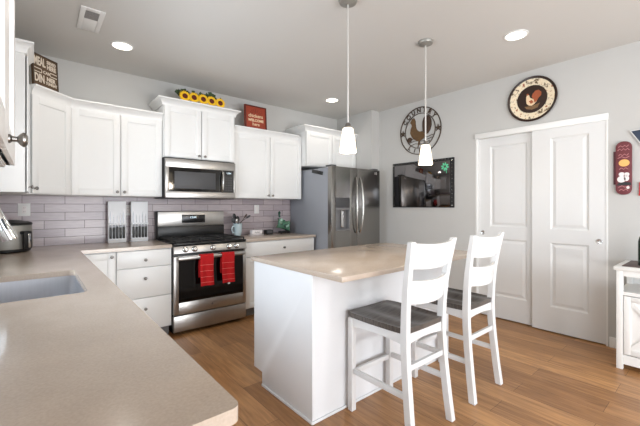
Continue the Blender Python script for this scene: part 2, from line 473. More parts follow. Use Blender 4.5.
def wall_x(b, x0, x1, openings, y0, y1):
    ys = y0
    for (a, c, z0, z1) in sorted(openings):
        b.box(x0, x1, ys, a, 0, H); b.box(x0, x1, a, c, 0, z0); b.box(x0, x1, a, c, z1, H); ys = c
    b.box(x0, x1, ys, y1, 0, H)
wall_x(b, XL-T, XL, [(1.5, 2.95, 1.06, 2.06), (-2.7, -1.1, 0.55, 2.3)], YF, YB)
struct('wall_left', b, M['wall'], 'light grey wall with the sink window')
b = MB(); b.box(XL-T, 0.05, YF-T, YF, 0, H); b.box(3.15, XR+T, YF-T, YF, 0, H); b.box(0.05, 3.15, YF-T, YF, 2.35, H)
struct('wall_front', b, M['wall'], 'wall with glazed doors behind the camera')

def window_unit(name, m, w_, h, label, split=True):
    t = thing(name, label, 'window', m.translation, 0, kind='structure')
    b = MB(m); f = 0.05
    b.box(0, f, 0.02, 0.08, 0, h, 0.003); b.box(w_-f, w_, 0.02, 0.08, 0, h, 0.003); b.box(f, w_-f, 0.02, 0.08, 0, f, 0.003); b.box(f, w_-f, 0.02, 0.08, h-f, h, 0.003)
    if split: b.box(w_/2-0.03, w_/2+0.03, 0.02, 0.08, f, h-f, 0.003)
    obj('window_frame', b, M['trim'], t)
    g = MB(m); g.box(f, w_-f, 0.048, 0.052, f, h-f); obj('glass_pane', g, M['glass'], t)
    return t
window_unit('window_1', F(XL, 1.5, 1.06, 90), 1.45, 1.0, 'white framed window over the sink')
window_unit('window_2', F(XL, -2.7, 0.55, 90), 1.6, 1.75, 'white framed window on the left wall')
window_unit('door_3', F(3.15, YF, 0.0, 180), 3.1, 2.35, 'glazed patio doors behind the camera')

# backsplash
bs = MB(); bs.box(XL+0.008, 3.05, YB-0.01, YB-0.0005, 0.9165, 1.394); bs.box(XL+0.0005, XL+0.01, 0.62, YB-0.0105, 0.9165, 1.055)
struct('trim_1', bs, M['tile'], 'mauve grey subway tile backsplash', smooth=False)
# baseboards
bb = MB(); bb.box(XR-0.014, XR-0.0005, YF, cy0-0.012, 0.001, 0.095, 0.003); bb.box(XR-0.014, XR-0.0005, cy1+0.012, YA, 0.001, 0.095, 0.003)
struct('baseboard_right', bb, M['trim'], 'white baseboard along the right wall')

# closet: header, jambs and two sliding panel doors
t = MB(); t.box(XR-0.022, XR+0.06, cy0-0.004, cy1+0.004, 2.092, 2.154, 0.003)
struct('trim_2', t, M['trim'], 'white header above the closet doors')
t = MB(); t.box(XR-0.002, XR+T, cy0-0.001, cy0+0.012, 0, 2.092); t.box(XR-0.002, XR+T, cy1-0.012, cy1+0.001, 0, 2.092)
t.box(XR+0.1, XR+0.118, cy0+0.012, cy1-0.012, 0, 2.092)
struct('trim_3', t, M['trim'], 'white closet jambs')

def panel_door(name, m, w_, h, panels, label, pull):
    t = thing(name, label, 'door', m.translation, 0, kind='structure')
    mb = MB(m); th = 0.032
    xs = [0, panels[0][0], panels[0][1], w_]
    mb.box(0, w_, -th+0.012, 0, 0, h)
    mb.box(0, xs[1], -th, -th+0.012, 0, h); mb.box(xs[2], w_, -th, -th+0.012, 0, h)
    zs = 0
    for (a, c, z0, z1) in panels:
        mb.box(a, c, -th, -th+0.012, zs, z0); zs = z1
        rings = []
        for ins, dep in [(0, 0), (0.006, 0.003), (0.016, 0.010), (0.026, 0.010), (0.05, 0.003)]:
            y = -th+dep
            rings.append([mb.bm.verts.new(m @ Vector(p)) for p in [(a+ins, y, z0+ins), (c-ins, y, z0+ins), (c-ins, y, z1-ins), (a+ins, y, z1-ins)]])
        for r0, r1 in zip(rings, rings[1:]):
            for i in range(4):
                j = (i+1) % 4; mb.bm.faces.new((r0[i], r0[j], r1[j], r1[i]))
        mb.bm.faces.new(rings[-1])
    mb.box(panels[0][0], panels[0][1], -th, -th+0.012, zs, h)
    obj('door_panel', mb, M['door'], t, smooth=False)
    R = m @ Matrix.Translation((pull[0], -th, pull[1])) @ Matrix.Rotation(PI/2, 4, 'X')
    p = MB(R); p.lathe([(0, 0.001), (0.014, 0.001), (0.018, 0.003), (0.024, 0.003), (0.026, 0.001), (0.026, 0.0)], 28)
    obj('door_pull', p, M['knob_white'], t, label='round nickel finger pull')
# local x runs toward -Y when facing -X (deg=-90)
panel_door('door_1', F(XR+0.075, cy1-0.013, 0.012, -90), 0.64, 2.085,
           [(0.135, 0.53, 0.25, 0.91), (0.135, 0.53, 1.045, 1.985)], 'white two-panel closet door, the left one', (0.05, 0.97))
panel_door('door_2', F(XR+0.035, 1.36, 0.012, -90), 0.62, 2.085,
           [(0.168, 0.49, 0.25, 0.91), (0.168, 0.49, 1.045, 1.985)], 'white two-panel closet door, the right one', (0.565, 0.95))

# ------------------------------------------------------------ upper cabinets
ZU = 1.395
# corner cabinet: diagonal front
cx0, cyA, cx1, cyB = -0.025, 3.62, 0.255, 3.90
t = thing('corner_wall_cabinet', 'white diagonal corner wall cabinet under the brown word sign', 'cabinet', (-0.1, 4.0, ZU))
b = MB(); b.prism([(XL+0.002, cyA+.001), (cx0, cyA+.001), (cx1-.001, cyB), (cx1-.001, YB-0.002), (XL+0.002, YB-0.002)], ZU, 2.275, bevel=0.001)
obj('cabinet_body', b, M['cab'], t)
dm = F(cx0, cyA, ZU, 45)
W = 0.396
d = obj('door', shaker(dm @ Matrix.Translation((0.003, 0, 0.006)), W-0.012, 0.80), M['cab'], t)
obj('knob', knob(dm, 0.022, 0.045), M['nickel'], d)
obj('crown_molding', sweep([(cx0+0.004, cyA+0.004), (cx1, cyB), (cx1+0.001, cyB)], crown_prof(2.2, 2.28)), M['cab'], t)

cabinet('wall_cabinet', 'white two-door wall cabinet between the diagonal corner unit and the microwave cabinet', F(0.257, 3.90, 0), 0.791, ZU, 2.275, 0.33,
        [('door', 0.004, 0.401, ZU+0.004, 2.2, (0.372, ZU+0.04)), ('door', 0.405, 0.788, ZU+0.004, 2.2, (0.434, ZU+0.04))],
        (0.65, 4.0, ZU), crown=([(0.258, 3.90), (1.048, 3.90)], crown_prof(2.2, 2.28)))
cabinet('wall_cabinet', 'white raised two-door wall cabinet above the microwave, with sunflowers on top', F(1.05, 3.86, 0), 0.81, 1.818, 2.435, 0.37,
        [('door', 0.006, 0.403, 1.825, 2.37, (0.372, 1.855)), ('door', 0.407, 0.804, 1.825, 2.37, (0.438, 1.855))],
        (1.45, 4.0, 1.835), crown=([(1.05, 4.225), (1.05, 3.86), (1.86, 3.86), (1.86, 4.225)], crown_prof(2.368, 2.445, 0.06)))
cabinet('wall_cabinet', 'white two-door wall cabinet right of the microwave, under the red sign', F(1.862, 3.90, 0), 1.028, ZU, 2.275, 0.33,
        [('door', 0.006, 0.512, ZU+0.004, 2.2, (0.482, ZU+0.04)), ('door', 0.516, 1.022, ZU+0.004, 2.2, (0.546, ZU+0.04))],
        (2.37, 4.0, ZU), crown=([(1.862, 3.90), (2.828, 3.90)], crown_prof(2.2, 2.28)))
cabinet('wall_cabinet', 'white two-door wall cabinet above the refrigerator', F(2.893, 3.80, 0), 0.994, 1.86, 2.41, 0.43,
        [('door', 0.006, 0.495, 1.866, 2.345, (0.465, 1.895)), ('door', 0.499, 0.98, 1.866, 2.345, (0.53, 1.895))],
        (3.38, 4.0, 1.86), crown=([(2.893, 4.225), (2.893, 3.80), (3.887, 3.80)], crown_prof(2.343, 2.42, 0.06)))
# left wall cabinets (faces toward +X)
cabinet('wall_cabinet', 'tall white wall cabinet on the left wall beside the diagonal corner unit', F(-0.05, 3.245, 0, 90), 0.355, ZU, 2.40, 0.30,
        [('door', 0.004, 0.351, ZU+0.004, 2.375, (0.03, ZU+0.04))],
        (-0.2, 3.42, ZU), crown=([(XL+0.003, 3.245), (-0.05, 3.245), (-0.05, 3.612)], crown_prof(2.385, 2.465)))
cabinet('wall_cabinet', 'white wall cabinet at the left edge, nearest, with a large nickel knob', F(-0.058, 0.42, 0, 90), 0.80, 1.395, 2.40, 0.295,
        [('door', 0.45, 0.797, 1.399, 2.375, (0.482, 1.425)), ('door', 0.004, 0.447, 1.399, 2.375, None)],
        (-0.2, 0.8, ZU), crown=([(XL+0.003, 0.42), (-0.058, 0.42), (-0.058, 1.22), (XL+0.003, 1.22)], crown_prof(2.385, 2.465)))

# ------------------------------------------------------------ base cabinets
YBC = 3.60
cabinet('base_cabinet', 'white base cabinet with one door in the inside corner left of the drawers', F(0.272, YBC, 0), 0.300, 0, 0.884, 0.62,
        [('door', 0.03, 0.297, 0.125, 0.874, (0.265, 0.838))], (0.43, 3.9, 0), kick=0.105)
cabinet('base_cabinet', 'white three-drawer base cabinet left of the range', F(0.573, YBC, 0), 0.482, 0, 0.884, 0.62,
        [('drawer', 0.003, 0.479, 0.717, 0.876, (0.241, 0.785)), ('drawer', 0.003, 0.479, 0.427, 0.713, (0.241, 0.61)), ('drawer', 0.003, 0.479, 0.115, 0.423, (0.241, 0.32))],
        (0.81, 3.9, 0), kick=0.105)
cabinet('base_cabinet', 'white base cabinet with one wide drawer over two doors, right of the range', F(1.855, YBC, 0), 1.02, 0, 0.884, 0.62,
        [('drawer', 0.003, 1.017, 0.705, 0.874, (0.535, 0.785)), ('door', 0.003, 0.508, 0.115, 0.701, (0.475, 0.66)), ('door', 0.512, 1.017, 0.115, 0.701, (0.545, 0.66))],
        (2.36, 3.9, 0), kick=0.105)
cabinet('sink_base_cabinet', 'white base cabinets under the near sink counter', F(0.262, 0.665, 0, 90), 2.9, 0, 0.665, 0.60,
        [('door', 0.003, 0.60, 0.115, 0.66, (0.56, 0.62)), ('door', 0.604, 1.15, 0.115, 0.66, (0.64, 0.62)), ('door', 1.154, 1.65, 0.115, 0.66, (1.62, 0.62)), ('door', 1.654, 2.2, 0.115, 0.66, (1.69, 0.62))],
        (0, 2.0, 0), kick=0.105)
b = MB(); b.box(0.245, 0.2618, 0.665, 3.565, 0.6655, 0.884); b.box(XL+0.002, 0.2448, 0.665, 0.683, 0.6655, 0.884)
o = bpy.data.objects
par = [x for x in o if x.name.startswith('sink_base_cabinet')][0]
obj('top_rail', b, M['cab'], par)

# counters
ZC0, ZC1 = 0.885, 0.915
def rounded(poly, rad, idx):
    out = []
    n = len(poly)
    for i, p in enumerate(poly):
        if i in idx:
            p = Vector(p); a = (Vector(poly[i-1])-p).normalized(); c = (Vector(poly[(i+1) % n])-p).normalized()
            s_, e_ = p+a*rad, p+c*rad; ce = p+a*rad+c*rad
            a0 = math.atan2((s_-ce).y, (s_-ce).x); a1 = math.atan2((e_-ce).y, (e_-ce).x)
            dlt = (a1-a0+PI) % (2*PI)-PI
            for k in range(7):
                an = a0+dlt*k/6; out.append((ce.x+rad*math.cos(an), ce.y+rad*math.sin(an)))
        else: out.append(tuple(p))
    return out
sx0, sx1, sy0, sy1 = -0.215, 0.186, 1.83, 2.51
def counter_with_hole():
    mb = MB(); bm = mb.bm
    outer = rounded([(XL+0.001, 0.597), (0.303, 0.597), (0.303, 3.56), (1.052, 3.56), (1.052, YB-0.011), (XL+0.011, YB-0.011), (XL+0.011, 0.63), (XL+0.001, 0.63)], 0.02, [1])
    hole = rounded([(sx0, sy0), (sx1, sy0), (sx1, sy1), (sx0, sy1)], 0.035, [0, 1, 2, 3])
    for z in (ZC0, ZC1):
        es = []
        for loop in (outer, hole):
            vs_ = [bm.verts.new((x, y, z)) for x, y in loop]
            es += [bm.edges.new((vs_[i], vs_[(i+1) % len(vs_)])) for i in range(len(vs_))]
        bmesh.ops.triangle_fill(bm, use_beauty=True, use_dissolve=False, edges=es)
    bm.verts.ensure_lookup_table()
    n = len(outer)+len(hole); vv = list(bm.verts); k = 0
    for loop in (outer, hole):
        L_ = len(loop)
        for i in range(L_):
            j = (i+1) % L_
            bm.faces.new((vv[k+i], vv[k+j], vv[n+k+j], vv[n+k+i]))
        k += L_
    return mb
tag(obj('countertop', counter_with_hole(), M['quartz'], smooth=False), 'L-shaped beige quartz countertop with the undermount sink, reaching to the bottom left', 'countertop')
b = MB(); b.box(1.858, 2.888, 3.56, YB-0.011, ZC0, ZC1, 0.002)
tag(obj('countertop', b, M['quartz']), 'short beige quartz countertop between the range and the refrigerator', 'countertop')

# sink
t = thing('kitchen_sink', 'stainless steel undermount sink set in the near counter', 'sink', (0, 2.17, 0.70))
b = MB(); e = 0.006
def sink_basin():
    mb = MB()
    prof = [(0.0, ZC0-0.001), (0.0, ZC0-0.17), (-0.03, ZC0-0.2)]
    rings = []
    for ins, z, rad in [(-0.02, ZC0-0.0015, 0.05), (-e, ZC0-0.0015, 0.04), (-e+0.006, ZC0-0.17, 0.05), (0.022, ZC0-0.195, 0.06)]:
        loop = rounded([(sx0+ins, sy0+ins), (sx1-ins, sy0+ins), (sx1-ins, sy1-ins), (sx0+ins, sy1-ins)], rad, [0, 1, 2, 3])
        rings.append([mb.bm.verts.new((x, y, z)) for x, y in loop])
    for a, c in zip(rings, rings[1:]):
        for i in range(len(a)):
            j = (i+1) % len(a); mb.bm.faces.new((a[i], a[j], c[j], c[i]))
    mb.bm.faces.new(rings[-1])
    mb.bm.normal_update()
    return mb
obj('basin', sink_basin(), M['sink'], t)
b = MB(F(-0.02, 2.17, ZC0-0.194)); b.lathe([(0, 0.002), (0.03, 0.002), (0.045, 0.004), (0.045, 0)], 28); obj('drain', b, M['chrome'], t)

# faucet
t = thing('kitchen_faucet', 'chrome pull-down faucet over the sink, its spray head at the left edge', 'faucet', (-0.285, 2.17, 0.915))
b = MB(F(-0.285, 2.17, 0.9155)); b.lathe([(0, 0), (0.028, 0), (0.028, 0.006), (0.021, 0.012), (0.019, 0.12), (0.0145, 0.13), (0, 0.131)], 24)
obj('faucet_base', b, M['chrome'], t)
hx, hz = -0.150, 1.315
pts = [(-0.285, 2.17, 1.04), (-0.285, 2.17, 1.28)]
for k in range(1, 9):
    an = PI*(1-k/9.6); pts.append((-0.2195+0.0655*math.cos(an), 2.17, 1.30+0.085*math.sin(an)))
pts.append((hx-0.004, 2.17, hz+0.008))
b = MB(); b.tube(pts, 0.0125, 14); obj('spout', b, M['chrome'], t)
b = MB(); b.tube([(hx-0.004, 2.17, hz+0.006), (hx+0.008, 2.17, hz-0.03), (hx+0.045, 2.17, hz-0.125), (hx+0.066, 2.17, hz-0.176), (hx+0.067, 2.17, hz-0.179)], [0.017, 0.021, 0.026, 0.030, 0.027], 24)
sp = obj('spray_head', b, M['chrome'], t)
b = MB(); b.bar((hx+0.038, 2.145, hz-0.078), (hx+0.056, 2.143, hz-0.128), 0.012, 0.006, 0.002); obj('spray_button', b, M['plastic_black'], sp)
b = MB(); b.tube([(-0.285, 2.15, 1.0), (-0.285, 2.11, 1.005), (-0.283, 2.07, 1.03)], [0.011, 0.008, 0.006], 12); obj('lever', b, M['chrome'], t)

# ------------------------------------------------------------ island
IX0, IX1 = 1.264, 2.79
t = thing('kitchen_island', 'white kitchen island with a beige quartz top, two stools in front', 'island', (2.04, 1.95, 0))
b = MB(); b.box(IX0+0.018, IX1-0.018, 1.61, 2.27, 0.11, 0.8845); b.box(IX0+0.02, IX1-0.02, 1.62, 2.19, 0.001, 0.11)
obj('cabinet_body', b, M['cab'], t)
b = MB(); b.prism([(1.592, 0.001), (2.172, 0.001), (2.172, 0.10), (2.29, 0.10), (2.29, 0.884), (1.592, 0.884)], 0, 0.018, m=Matrix.Translation((IX0, 0, 0)) @ Matrix(((0, 0, 1, 0), (1, 0, 0, 0), (0, 1, 0, 0), (0, 0, 0, 1))), bevel=0.0015)
obj('end_panel', b, M['island'], t)
b = MB(); b.prism([(1.592, 0.001), (2.172, 0.001), (2.172, 0.10), (2.29, 0.10), (2.29, 0.884), (1.592, 0.884)], 0, 0.018, m=Matrix.Translation((IX1-0.018, 0, 0)) @ Matrix(((0, 0, 1, 0), (1, 0, 0, 0), (0, 1, 0, 0), (0, 0, 0, 1))), bevel=0.0015)
obj('end_panel', b, M['island'], t)
b = MB(); b.box(IX0+0.0185, IX1-0.0185, 1.594, 1.6095, 0.001, 0.884); obj('back_panel', b, M['island'], t)
b = MB(); b.box(IX0-0.002, IX1+0.002, 1.584, 1.5915, 0.001, 0.018, 0.002); b.box(IX0-0.008, IX0-0.0005, 1.586, 2.17, 0.001, 0.018, 0.002)
obj('shoe_molding', b, M['island'], t)
b = MB(); b.box(1.258, 2.83, 1.332, 2.325, 0.885, 0.915, 0.0025); obj('worktop', b, M['quartz'], t, label='beige quartz worktop overhanging on the stool side')
dm = F(IX1-0.018, 2.27, 0, 180); w3 = (IX1-IX0-0.036)/3
for k in range(3):
    d = obj('door', shaker(dm @ Matrix.Translation((k*w3+0.002, 0, 0.125)), w3-0.004, 0.75), M['island'], t)
    obj('knob', knob(dm, k*w3+w3-0.04, 0.82), M['nickel'], d)

# ------------------------------------------------------------ range
t = thing('gas_range', 'stainless steel gas range with black cooktop and two red towels on its handle', 'range', (1.455, 3.85, 0))
RX0, RX1, RY = 1.062, 1.848, 3.55
b = MB(); b.box(RX0+0.002, RX1-0.002, RY+0.035, YB-0.03, 0.07, 0.90, 0.002); b.box(RX0+0.02, RX1-0.02, RY+0.09, YB-0.05, 0.001, 0.07)
obj('oven_body', b, M['black'], t)
b = MB(); b.box(RX0, RX1, RY-0.01, RY+0.034, 0.035, 0.196, 0.006); obj('storage_drawer', b, M['steel_h'], t)
b = MB()  # door frame of steel around the glass
dy0, dy1 = RY-0.012, RY+0.034
b.box(RX0, RX0+0.048, dy0, dy1, 0.206, 0.79, 0.004); b.box(RX1-0.035, RX1, dy0, dy1, 0.206, 0.79, 0.004)
b.box(RX0+0.048, RX1-0.035, dy0, dy1, 0.206, 0.325, 0.003); b.box(RX0+0.048, RX1-0.035, dy0+0.003, dy1, 0.757, 0.79, 0.003)
door = obj('oven_door', b, M['steel_h'], t)
b = MB(); b.box(RX0+0.0485, RX1-0.0355, dy0+0.004, dy1-0.002, 0.3255, 0.7565); obj('oven_window', b, M['blackglass'], door)
b = MB(); b.box(RX0+0.03, RX1-0.03, RY-0.062, RY-0.040, 0.755, 0.787, 0.007)
b.box(RX0+0.05, RX0+0.075, RY-0.04, RY-0.012, 0.76, 0.782, 0.003); b.box(RX1-0.075, RX1-0.05, RY-0.04, RY-0.012, 0.76, 0.782, 0.003)
obj('door_handle', b, M['steel_h'], door)
b = MB(F(1.455, dy0-0.0005, 0.262) @ Matrix.Rotation(PI/2, 4, 'X')); b.lathe([(0, 0.0015), (0.010, 0.0015), (0.0115, 0.0)], 20); obj('logo_badge', b, M['grey'], door)
# control panel, slightly tilted, with knobs
b = MB(); b.prism([(RY-0.016, 0.815), (RY-0.028, 0.822), (RY-0.012, 0.892), (RY+0.034, 0.902), (RY+0.034, 0.815)], RX0, RX1,
                   m=Matrix(((0, 0, 1, 0), (1, 0, 0, 0), (0, 1, 0, 0), (0, 0, 0, 1))), bevel=0.002)
cp = obj('control_panel', b, M['steel_h'], t)
for kx in (1.172, 1.264, 1.458, 1.640, 1.728):
    K = Matrix.Translation((kx, RY-0.021, 0.857)) @ Matrix.Rotation(math.radians(77), 4, 'X')
    b = MB(K); b.lathe([(0, 0), (0.024, 0), (0.025, 0.004), (0.020, 0.008), (0.0185, 0.026), (0.015, 0.03), (0, 0.0305)], 24)
    b.box(-0.004, 0.004, -0.019, 0.019, 0.026, 0.034, 0.002)
    obj('control_knob', b, M['knob_white'], cp)
    b = MB(K); b.lathe([(0.0, 0.0012), (0.029, 0.0012), (0.030, 0.0)], 24, cap=False); obj('knob_bezel', b, M['black'], cp)
# cooktop with rim, burners and grates
b = MB(); b.box(RX0, RX1, RY-0.02, 4.10, 0.903, 0.922, 0.006)
ct = obj('cooktop', b, M['black'], t)
for bx, by, br_ in ((1.22, 3.70, 0.05), (1.22, 3.96, 0.042), (1.455, 3.83, 0.05), (1.69, 3.70, 0.055), (1.69, 3.96, 0.04)):
    b = MB(F(bx, by, 0.922)); b.lathe([(0, 0.012), (br_*0.7, 0.012), (br_*0.72, 0.006), (br_, 0.005), (br_, 0.0)], 24); obj('burner', b, M['iron'], ct)
for gx0, gx1 in ((1.075, 1.322), (1.328, 1.582), (1.588, 1.835)):
    b = MB(); z0, z1 = 0.937, 0.951
    for gy in (3.56, 3.70, 3.83, 3.96, 4.075): b.box(gx0, gx1, gy-0.006, gy+0.006, z0, z1, 0.003)
    for gx in (gx0+0.006, (gx0+gx1)/2, gx1-0.006): b.box(gx-0.006, gx+0.006, 3.554, 4.081, z0, z1, 0.003)
    for gx in (gx0+0.006, gx1-0.006):
        for gy in (3.56, 4.075): b.box(gx-0.006, gx+0.006, gy-0.006, gy+0.006, 0.9225, z0+0.002, 0.002)
    obj('grate', b, M['iron'], ct)
b = MB(); b.box(RX0-0.008, RX1-0.003, 4.13, 4.215, 0.92, 1.235, 0.006); b.box(RX0-0.002, RX1-0.008, 4.105, 4.1295, 0.92, 1.062, 0.003)
bgd = obj('backguard', b, M['black'], t)
b = MB(); b.box(RX0+0.002, RX1-0.008, 4.118, 4.1298, 1.064, 1.232, 0.004); obj('backguard_panel', b, M['steel_h'], bgd, label='stainless upper band of the backguard')
b = MB(); b.box(1.325, 1.600, 4.1145, 4.1178, 1.10, 1.195, 0.001); ds = obj('clock_display', b, M['display'], bgd)
b = MB(); b.text('12:04', 0.034, Matrix.Translation((1.455, 4.1143, 1.163)) @ Matrix.Rotation(PI/2, 4, 'X'), 0.0004); obj('clock_digits', b, M['digit'], ds)

# towels over the oven handle
def towel(x0, x1, zb, zback, label):
    yb_, yf_ = RY-0.033, RY-0.069
    grid = []; n = 22
    prof = []
    prof += [(yb_+0.004, zback), (yb_+0.002, (zback+0.79)/2), (yb_, 0.785)]
    for k in range(1, 6):
        an = PI*k/6; prof.append(((yb_+yf_)/2+math.cos(an)*(yb_-yf_)/2, 0.788+0.012*math.sin(an)))
    m_ = 14
    for k in range(m_+1): prof.append((yf_-0.003*math.sin(k/m_*PI), 0.785+(zb-0.785)*k/m_))
    for (y, z) in prof:
        front = y < (yb_+yf_)/2
        row = []
        for i in range(n+1):
            u = i/n; fall = max(0, (0.785-z))/0.3
            amp = 0.005*min(1, fall*2)
            yy = y-(amp*(1+math.sin(u*PI*3+0.6)))*(1 if front else -0.15)
            row.append((x0+(x1-x0)*u+0.004*math.sin(z*17), yy, z-0.004*u))
        grid.append(row)
    mb = MB(); mb.sheet(grid, 0.0035)
    o = tag(obj('kitchen_towel', mb, M['towel']), label, 'towel', 'red towels on the oven handle')
    st = MB(); H_ = 0.785-zb
    for f in (0.30, 0.50, 0.70, 0.885):
        z = 0.785-H_*f; strip = []
        for z_ in (z-0.0018, z+0.0018):
            row = []
            for i in range(n+1):
                u = i/n; fall = (0.785-z_)/0.3; amp = 0.005*min(1, fall*2)
                kk = (0.785-z_)/H_
                yy = yf_-0.003*math.sin(kk*PI)-amp*(1+math.sin(u*PI*3+0.6))
                row.append((x0+(x1-x0)*u+0.004*math.sin(z_*17), yy-0.0046, z_-0.004*u))
            strip.append(row)
        st.sheet(strip)
    obj('stripes', st, M['towel_stripe'], o, label='thin pale stripes')
    return o
towel(1.303, 1.443, 0.478, 0.56, 'red striped towel on the oven handle, the left one')
t2 = towel(1.536, 1.678, 0.478, 0.58, 'red striped towel on the oven handle, the right one with a small white tag')
b = MB(); b.box(1.595, 1.62, RY-0.088, RY-0.086, 0.462, 0.477); obj('care_tag', b, M['plate'], t2)

# ------------------------------------------------------------ microwave
t = thing('microwave', 'stainless over-the-range microwave with black glass window', 'microwave', (1.45, 4.0, 1.38))
MX0, MX1, MY = 1.054, 1.842, 3.79
b = MB(); b.box(MX0, MX1, MY+0.03, YB-0.012, 1.378, 1.8165, 0.003); obj('housing', b, M['black'], t)
b = MB(); xs, zs = (MX0+0.045, MX1-0.175), (1.455, 1.71)
b.box(MX0, MX1, MY, MY+0.03, 1.71, 1.803, 0.004); b.box(MX0, MX1, MY, MY+0.03, 1.385, 1.455, 0.004)
b.box(MX0, MX0+0.035, MY, MY+0.03, 1.45, 1.715, 0.003); b.box(MX1-0.022, MX1, MY, MY+0.03, 1.45, 1.715, 0.003)
dr = obj('front_frame', b, M['steel_h'], t)
b = MB(); b.box(MX0+0.035, MX1-0.155, MY+0.002, MY+0.028, 1.456, 1.709); dd = obj('door_glass', b, M['blackglass'], t)
b = MB(); b.box(MX0+0.09, MX1-0.245, MY-0.0002, MY+0.0015, 1.485, 1.67, 0.0003); obj('window_screen', b, M['grey_dark'], dd)
b = MB(); b.box(MX1-0.153, MX1-0.024, MY+0.002, MY+0.028, 1.456, 1.709); kp = obj('keypad', b, M['plastic_black'], t)
b = MB(); b.box(MX1-0.125, MX1-0.045, MY-0.0005, MY+0.0015, 1.665, 1.695); obj('display', b, M['display'], kp)
b = MB(); b.text('12:04', 0.026, Matrix.Translation((MX1-0.085, MY-0.0008, 1.68)) @ Matrix.Rotation(PI/2, 4, 'X'), 0.0003); obj('clock_digits', b, M['digit'], kp)
b = MB()
for i in range(3):
    for j in range(6): b.box(MX1-0.128+i*0.031, MX1-0.108+i*0.031, MY+0.0002, MY+0.0015, 1.475+j*0.029, 1.488+j*0.029)
obj('keys', b, M['grey_dark'], kp)
b = MB(); b.tube([(MX1-0.168, MY-0.002, 1.47), (MX1-0.168, MY-0.03, 1.49), (MX1-0.168, MY-0.038, 1.585), (MX1-0.168, MY-0.03, 1.68), (MX1-0.168, MY-0.002, 1.70)], 0.011, 12); obj('door_handle', b, M['steel'], t)

# ------------------------------------------------------------ refrigerator
t = thing('refrigerator', 'dark stainless french-door refrigerator with ice dispenser', 'refrigerator', (3.38, 3.8, 0))
GX0, GX1, GY = 2.918, 3.858, 3.28
b = MB(); b.box(GX0+0.004, GX1-0.004, GY+0.078, YB-0.03, 0.04, 1.80, 0.004); b.box(GX0+0.03, GX1-0.03, GY+0.12, YB-0.06, 0.001, 0.04)
obj('refrigerator_body', b, M['fridge_side'], t)
mid = 3.392
def fdoor(x0, x1, z0, z1): return MB().box(x0, x1, GY, GY+0.072, z0, z1, 0.006, 3)
DZ0 = 0.70
# left door with dispenser recess
dx0, dx1, dz0, dz1 = 2.997, 3.245, 0.974, 1.41
b = MB(); b.box(GX0, dx0, GY, GY+0.072, DZ0, 1.815, 0.006); b.box(dx1, mid-0.003, GY, GY+0.072, DZ0, 1.815, 0.006)
b.box(dx0-0.0065, dx1+0.0065, GY+0.0005, GY+0.071, DZ0, dz0); b.box(dx0-0.0065, dx1+0.0065, GY+0.0005, GY+0.071, dz1, 1.814)
dl = obj('door', b, M['fridge'], t)
b = MB(); b.box(dx0+0.001, dx1-0.001, GY+0.001, GY+0.02, 1.275, dz1-0.001, 0.001); dp = obj('dispenser_panel', b, M['grey_dark'], dl)
b = MB(); b.box(dx0+0.001, dx1-0.001, GY+0.062, GY+0.07, dz0+0.001, 1.274); b.box(dx0+0.001, dx0+0.012, GY+0.002, GY+0.062, dz0+0.001, 1.274)
b.box(dx1-0.012, dx1-0.001, GY+0.002, GY+0.062, dz0+0.001, 1.274); b.box(dx0+0.0005, dx1-0.0005, GY-0.006, GY+0.062, dz0+0.001, dz0+0.02, 0.003)
b.box(dx0+0.012, dx1-0.012, GY-0.004, GY+0.062, 1.245, 1.2745, 0.003)
obj('dispenser_recess', b, M['grey'], dl)
b = MB(); b.box(3.12, 3.17, GY+0.03, GY+0.05, dz0+0.04, 1.24, 0.006); obj('dispenser_paddle', b, M['chrome'], dl)
d2 = obj('door', fdoor(mid+0.003, GX1, DZ0, 1.815), M['fridge'], t)
b = MB(); b.text('LG', 0.042, Matrix.Translation((3.77, GY-0.0006, 1.765)) @ Matrix.Rotation(PI/2, 4, 'X'), 0.0005); obj('logo', b, M['paint_white'], d2)
d3 = obj('freezer_drawer', fdoor(GX0, GX1, 0.05, DZ0-0.008), M['fridge'], t)
def fhandle(x, dx_, z0, z1):
    pts = []; n = 14
    for k in range(n+1):
        u = k/n; pts.append((x+dx_*math.sin(u*PI), GY-0.008-0.055*math.sin(u*PI)**0.6, z0+(z1-z0)*u))
    return MB().tube(pts, [0.010+0.006*math.sin(PI*k/n) for k in range(n+1)], 14)
obj('door_handle', fhandle(mid-0.032, -0.034, 0.93, 1.69), M['steel'], dl)
obj('door_handle', fhandle(mid+0.045, 0.006, 0.93, 1.69), M['steel'], d2)
b = MB(); b.tube([(GX0+0.08, GY-0.003, 0.62), (GX0+0.12, GY-0.05, 0.62), (GX1-0.12, GY-0.05, 0.62), (GX1-0.08, GY-0.003, 0.62)], 0.012, 12); obj('drawer_handle', b, M['steel'], d3)
b = MB(); b.box(GX0+0.02, GX0+0.10, GY+0.02, GY+0.14, 1.8155, 1.835, 0.004); b.box(GX1-0.10, GX1-0.02, GY+0.02, GY+0.14, 1.8155, 1.835, 0.004); obj('hinge_cover', b, M['grey_dark'], t)
# magnet clip on the fridge side
b = MB(Matrix.Translation((GX0+0.0035, 3.56, 1.752)) @ Matrix.Rotation(math.radians(12), 4, 'X'))
b.box(-0.014, 0, -0.115, 0.115, -0.024, 0.024, 0.004); b.box(-0.026, -0.014, -0.06, 0.06, -0.013, 0.013, 0.003)
tag(obj('magnetic_clip', b, M['plastic_black']), 'small black magnetic clip stuck on the side of the refrigerator', 'magnet')

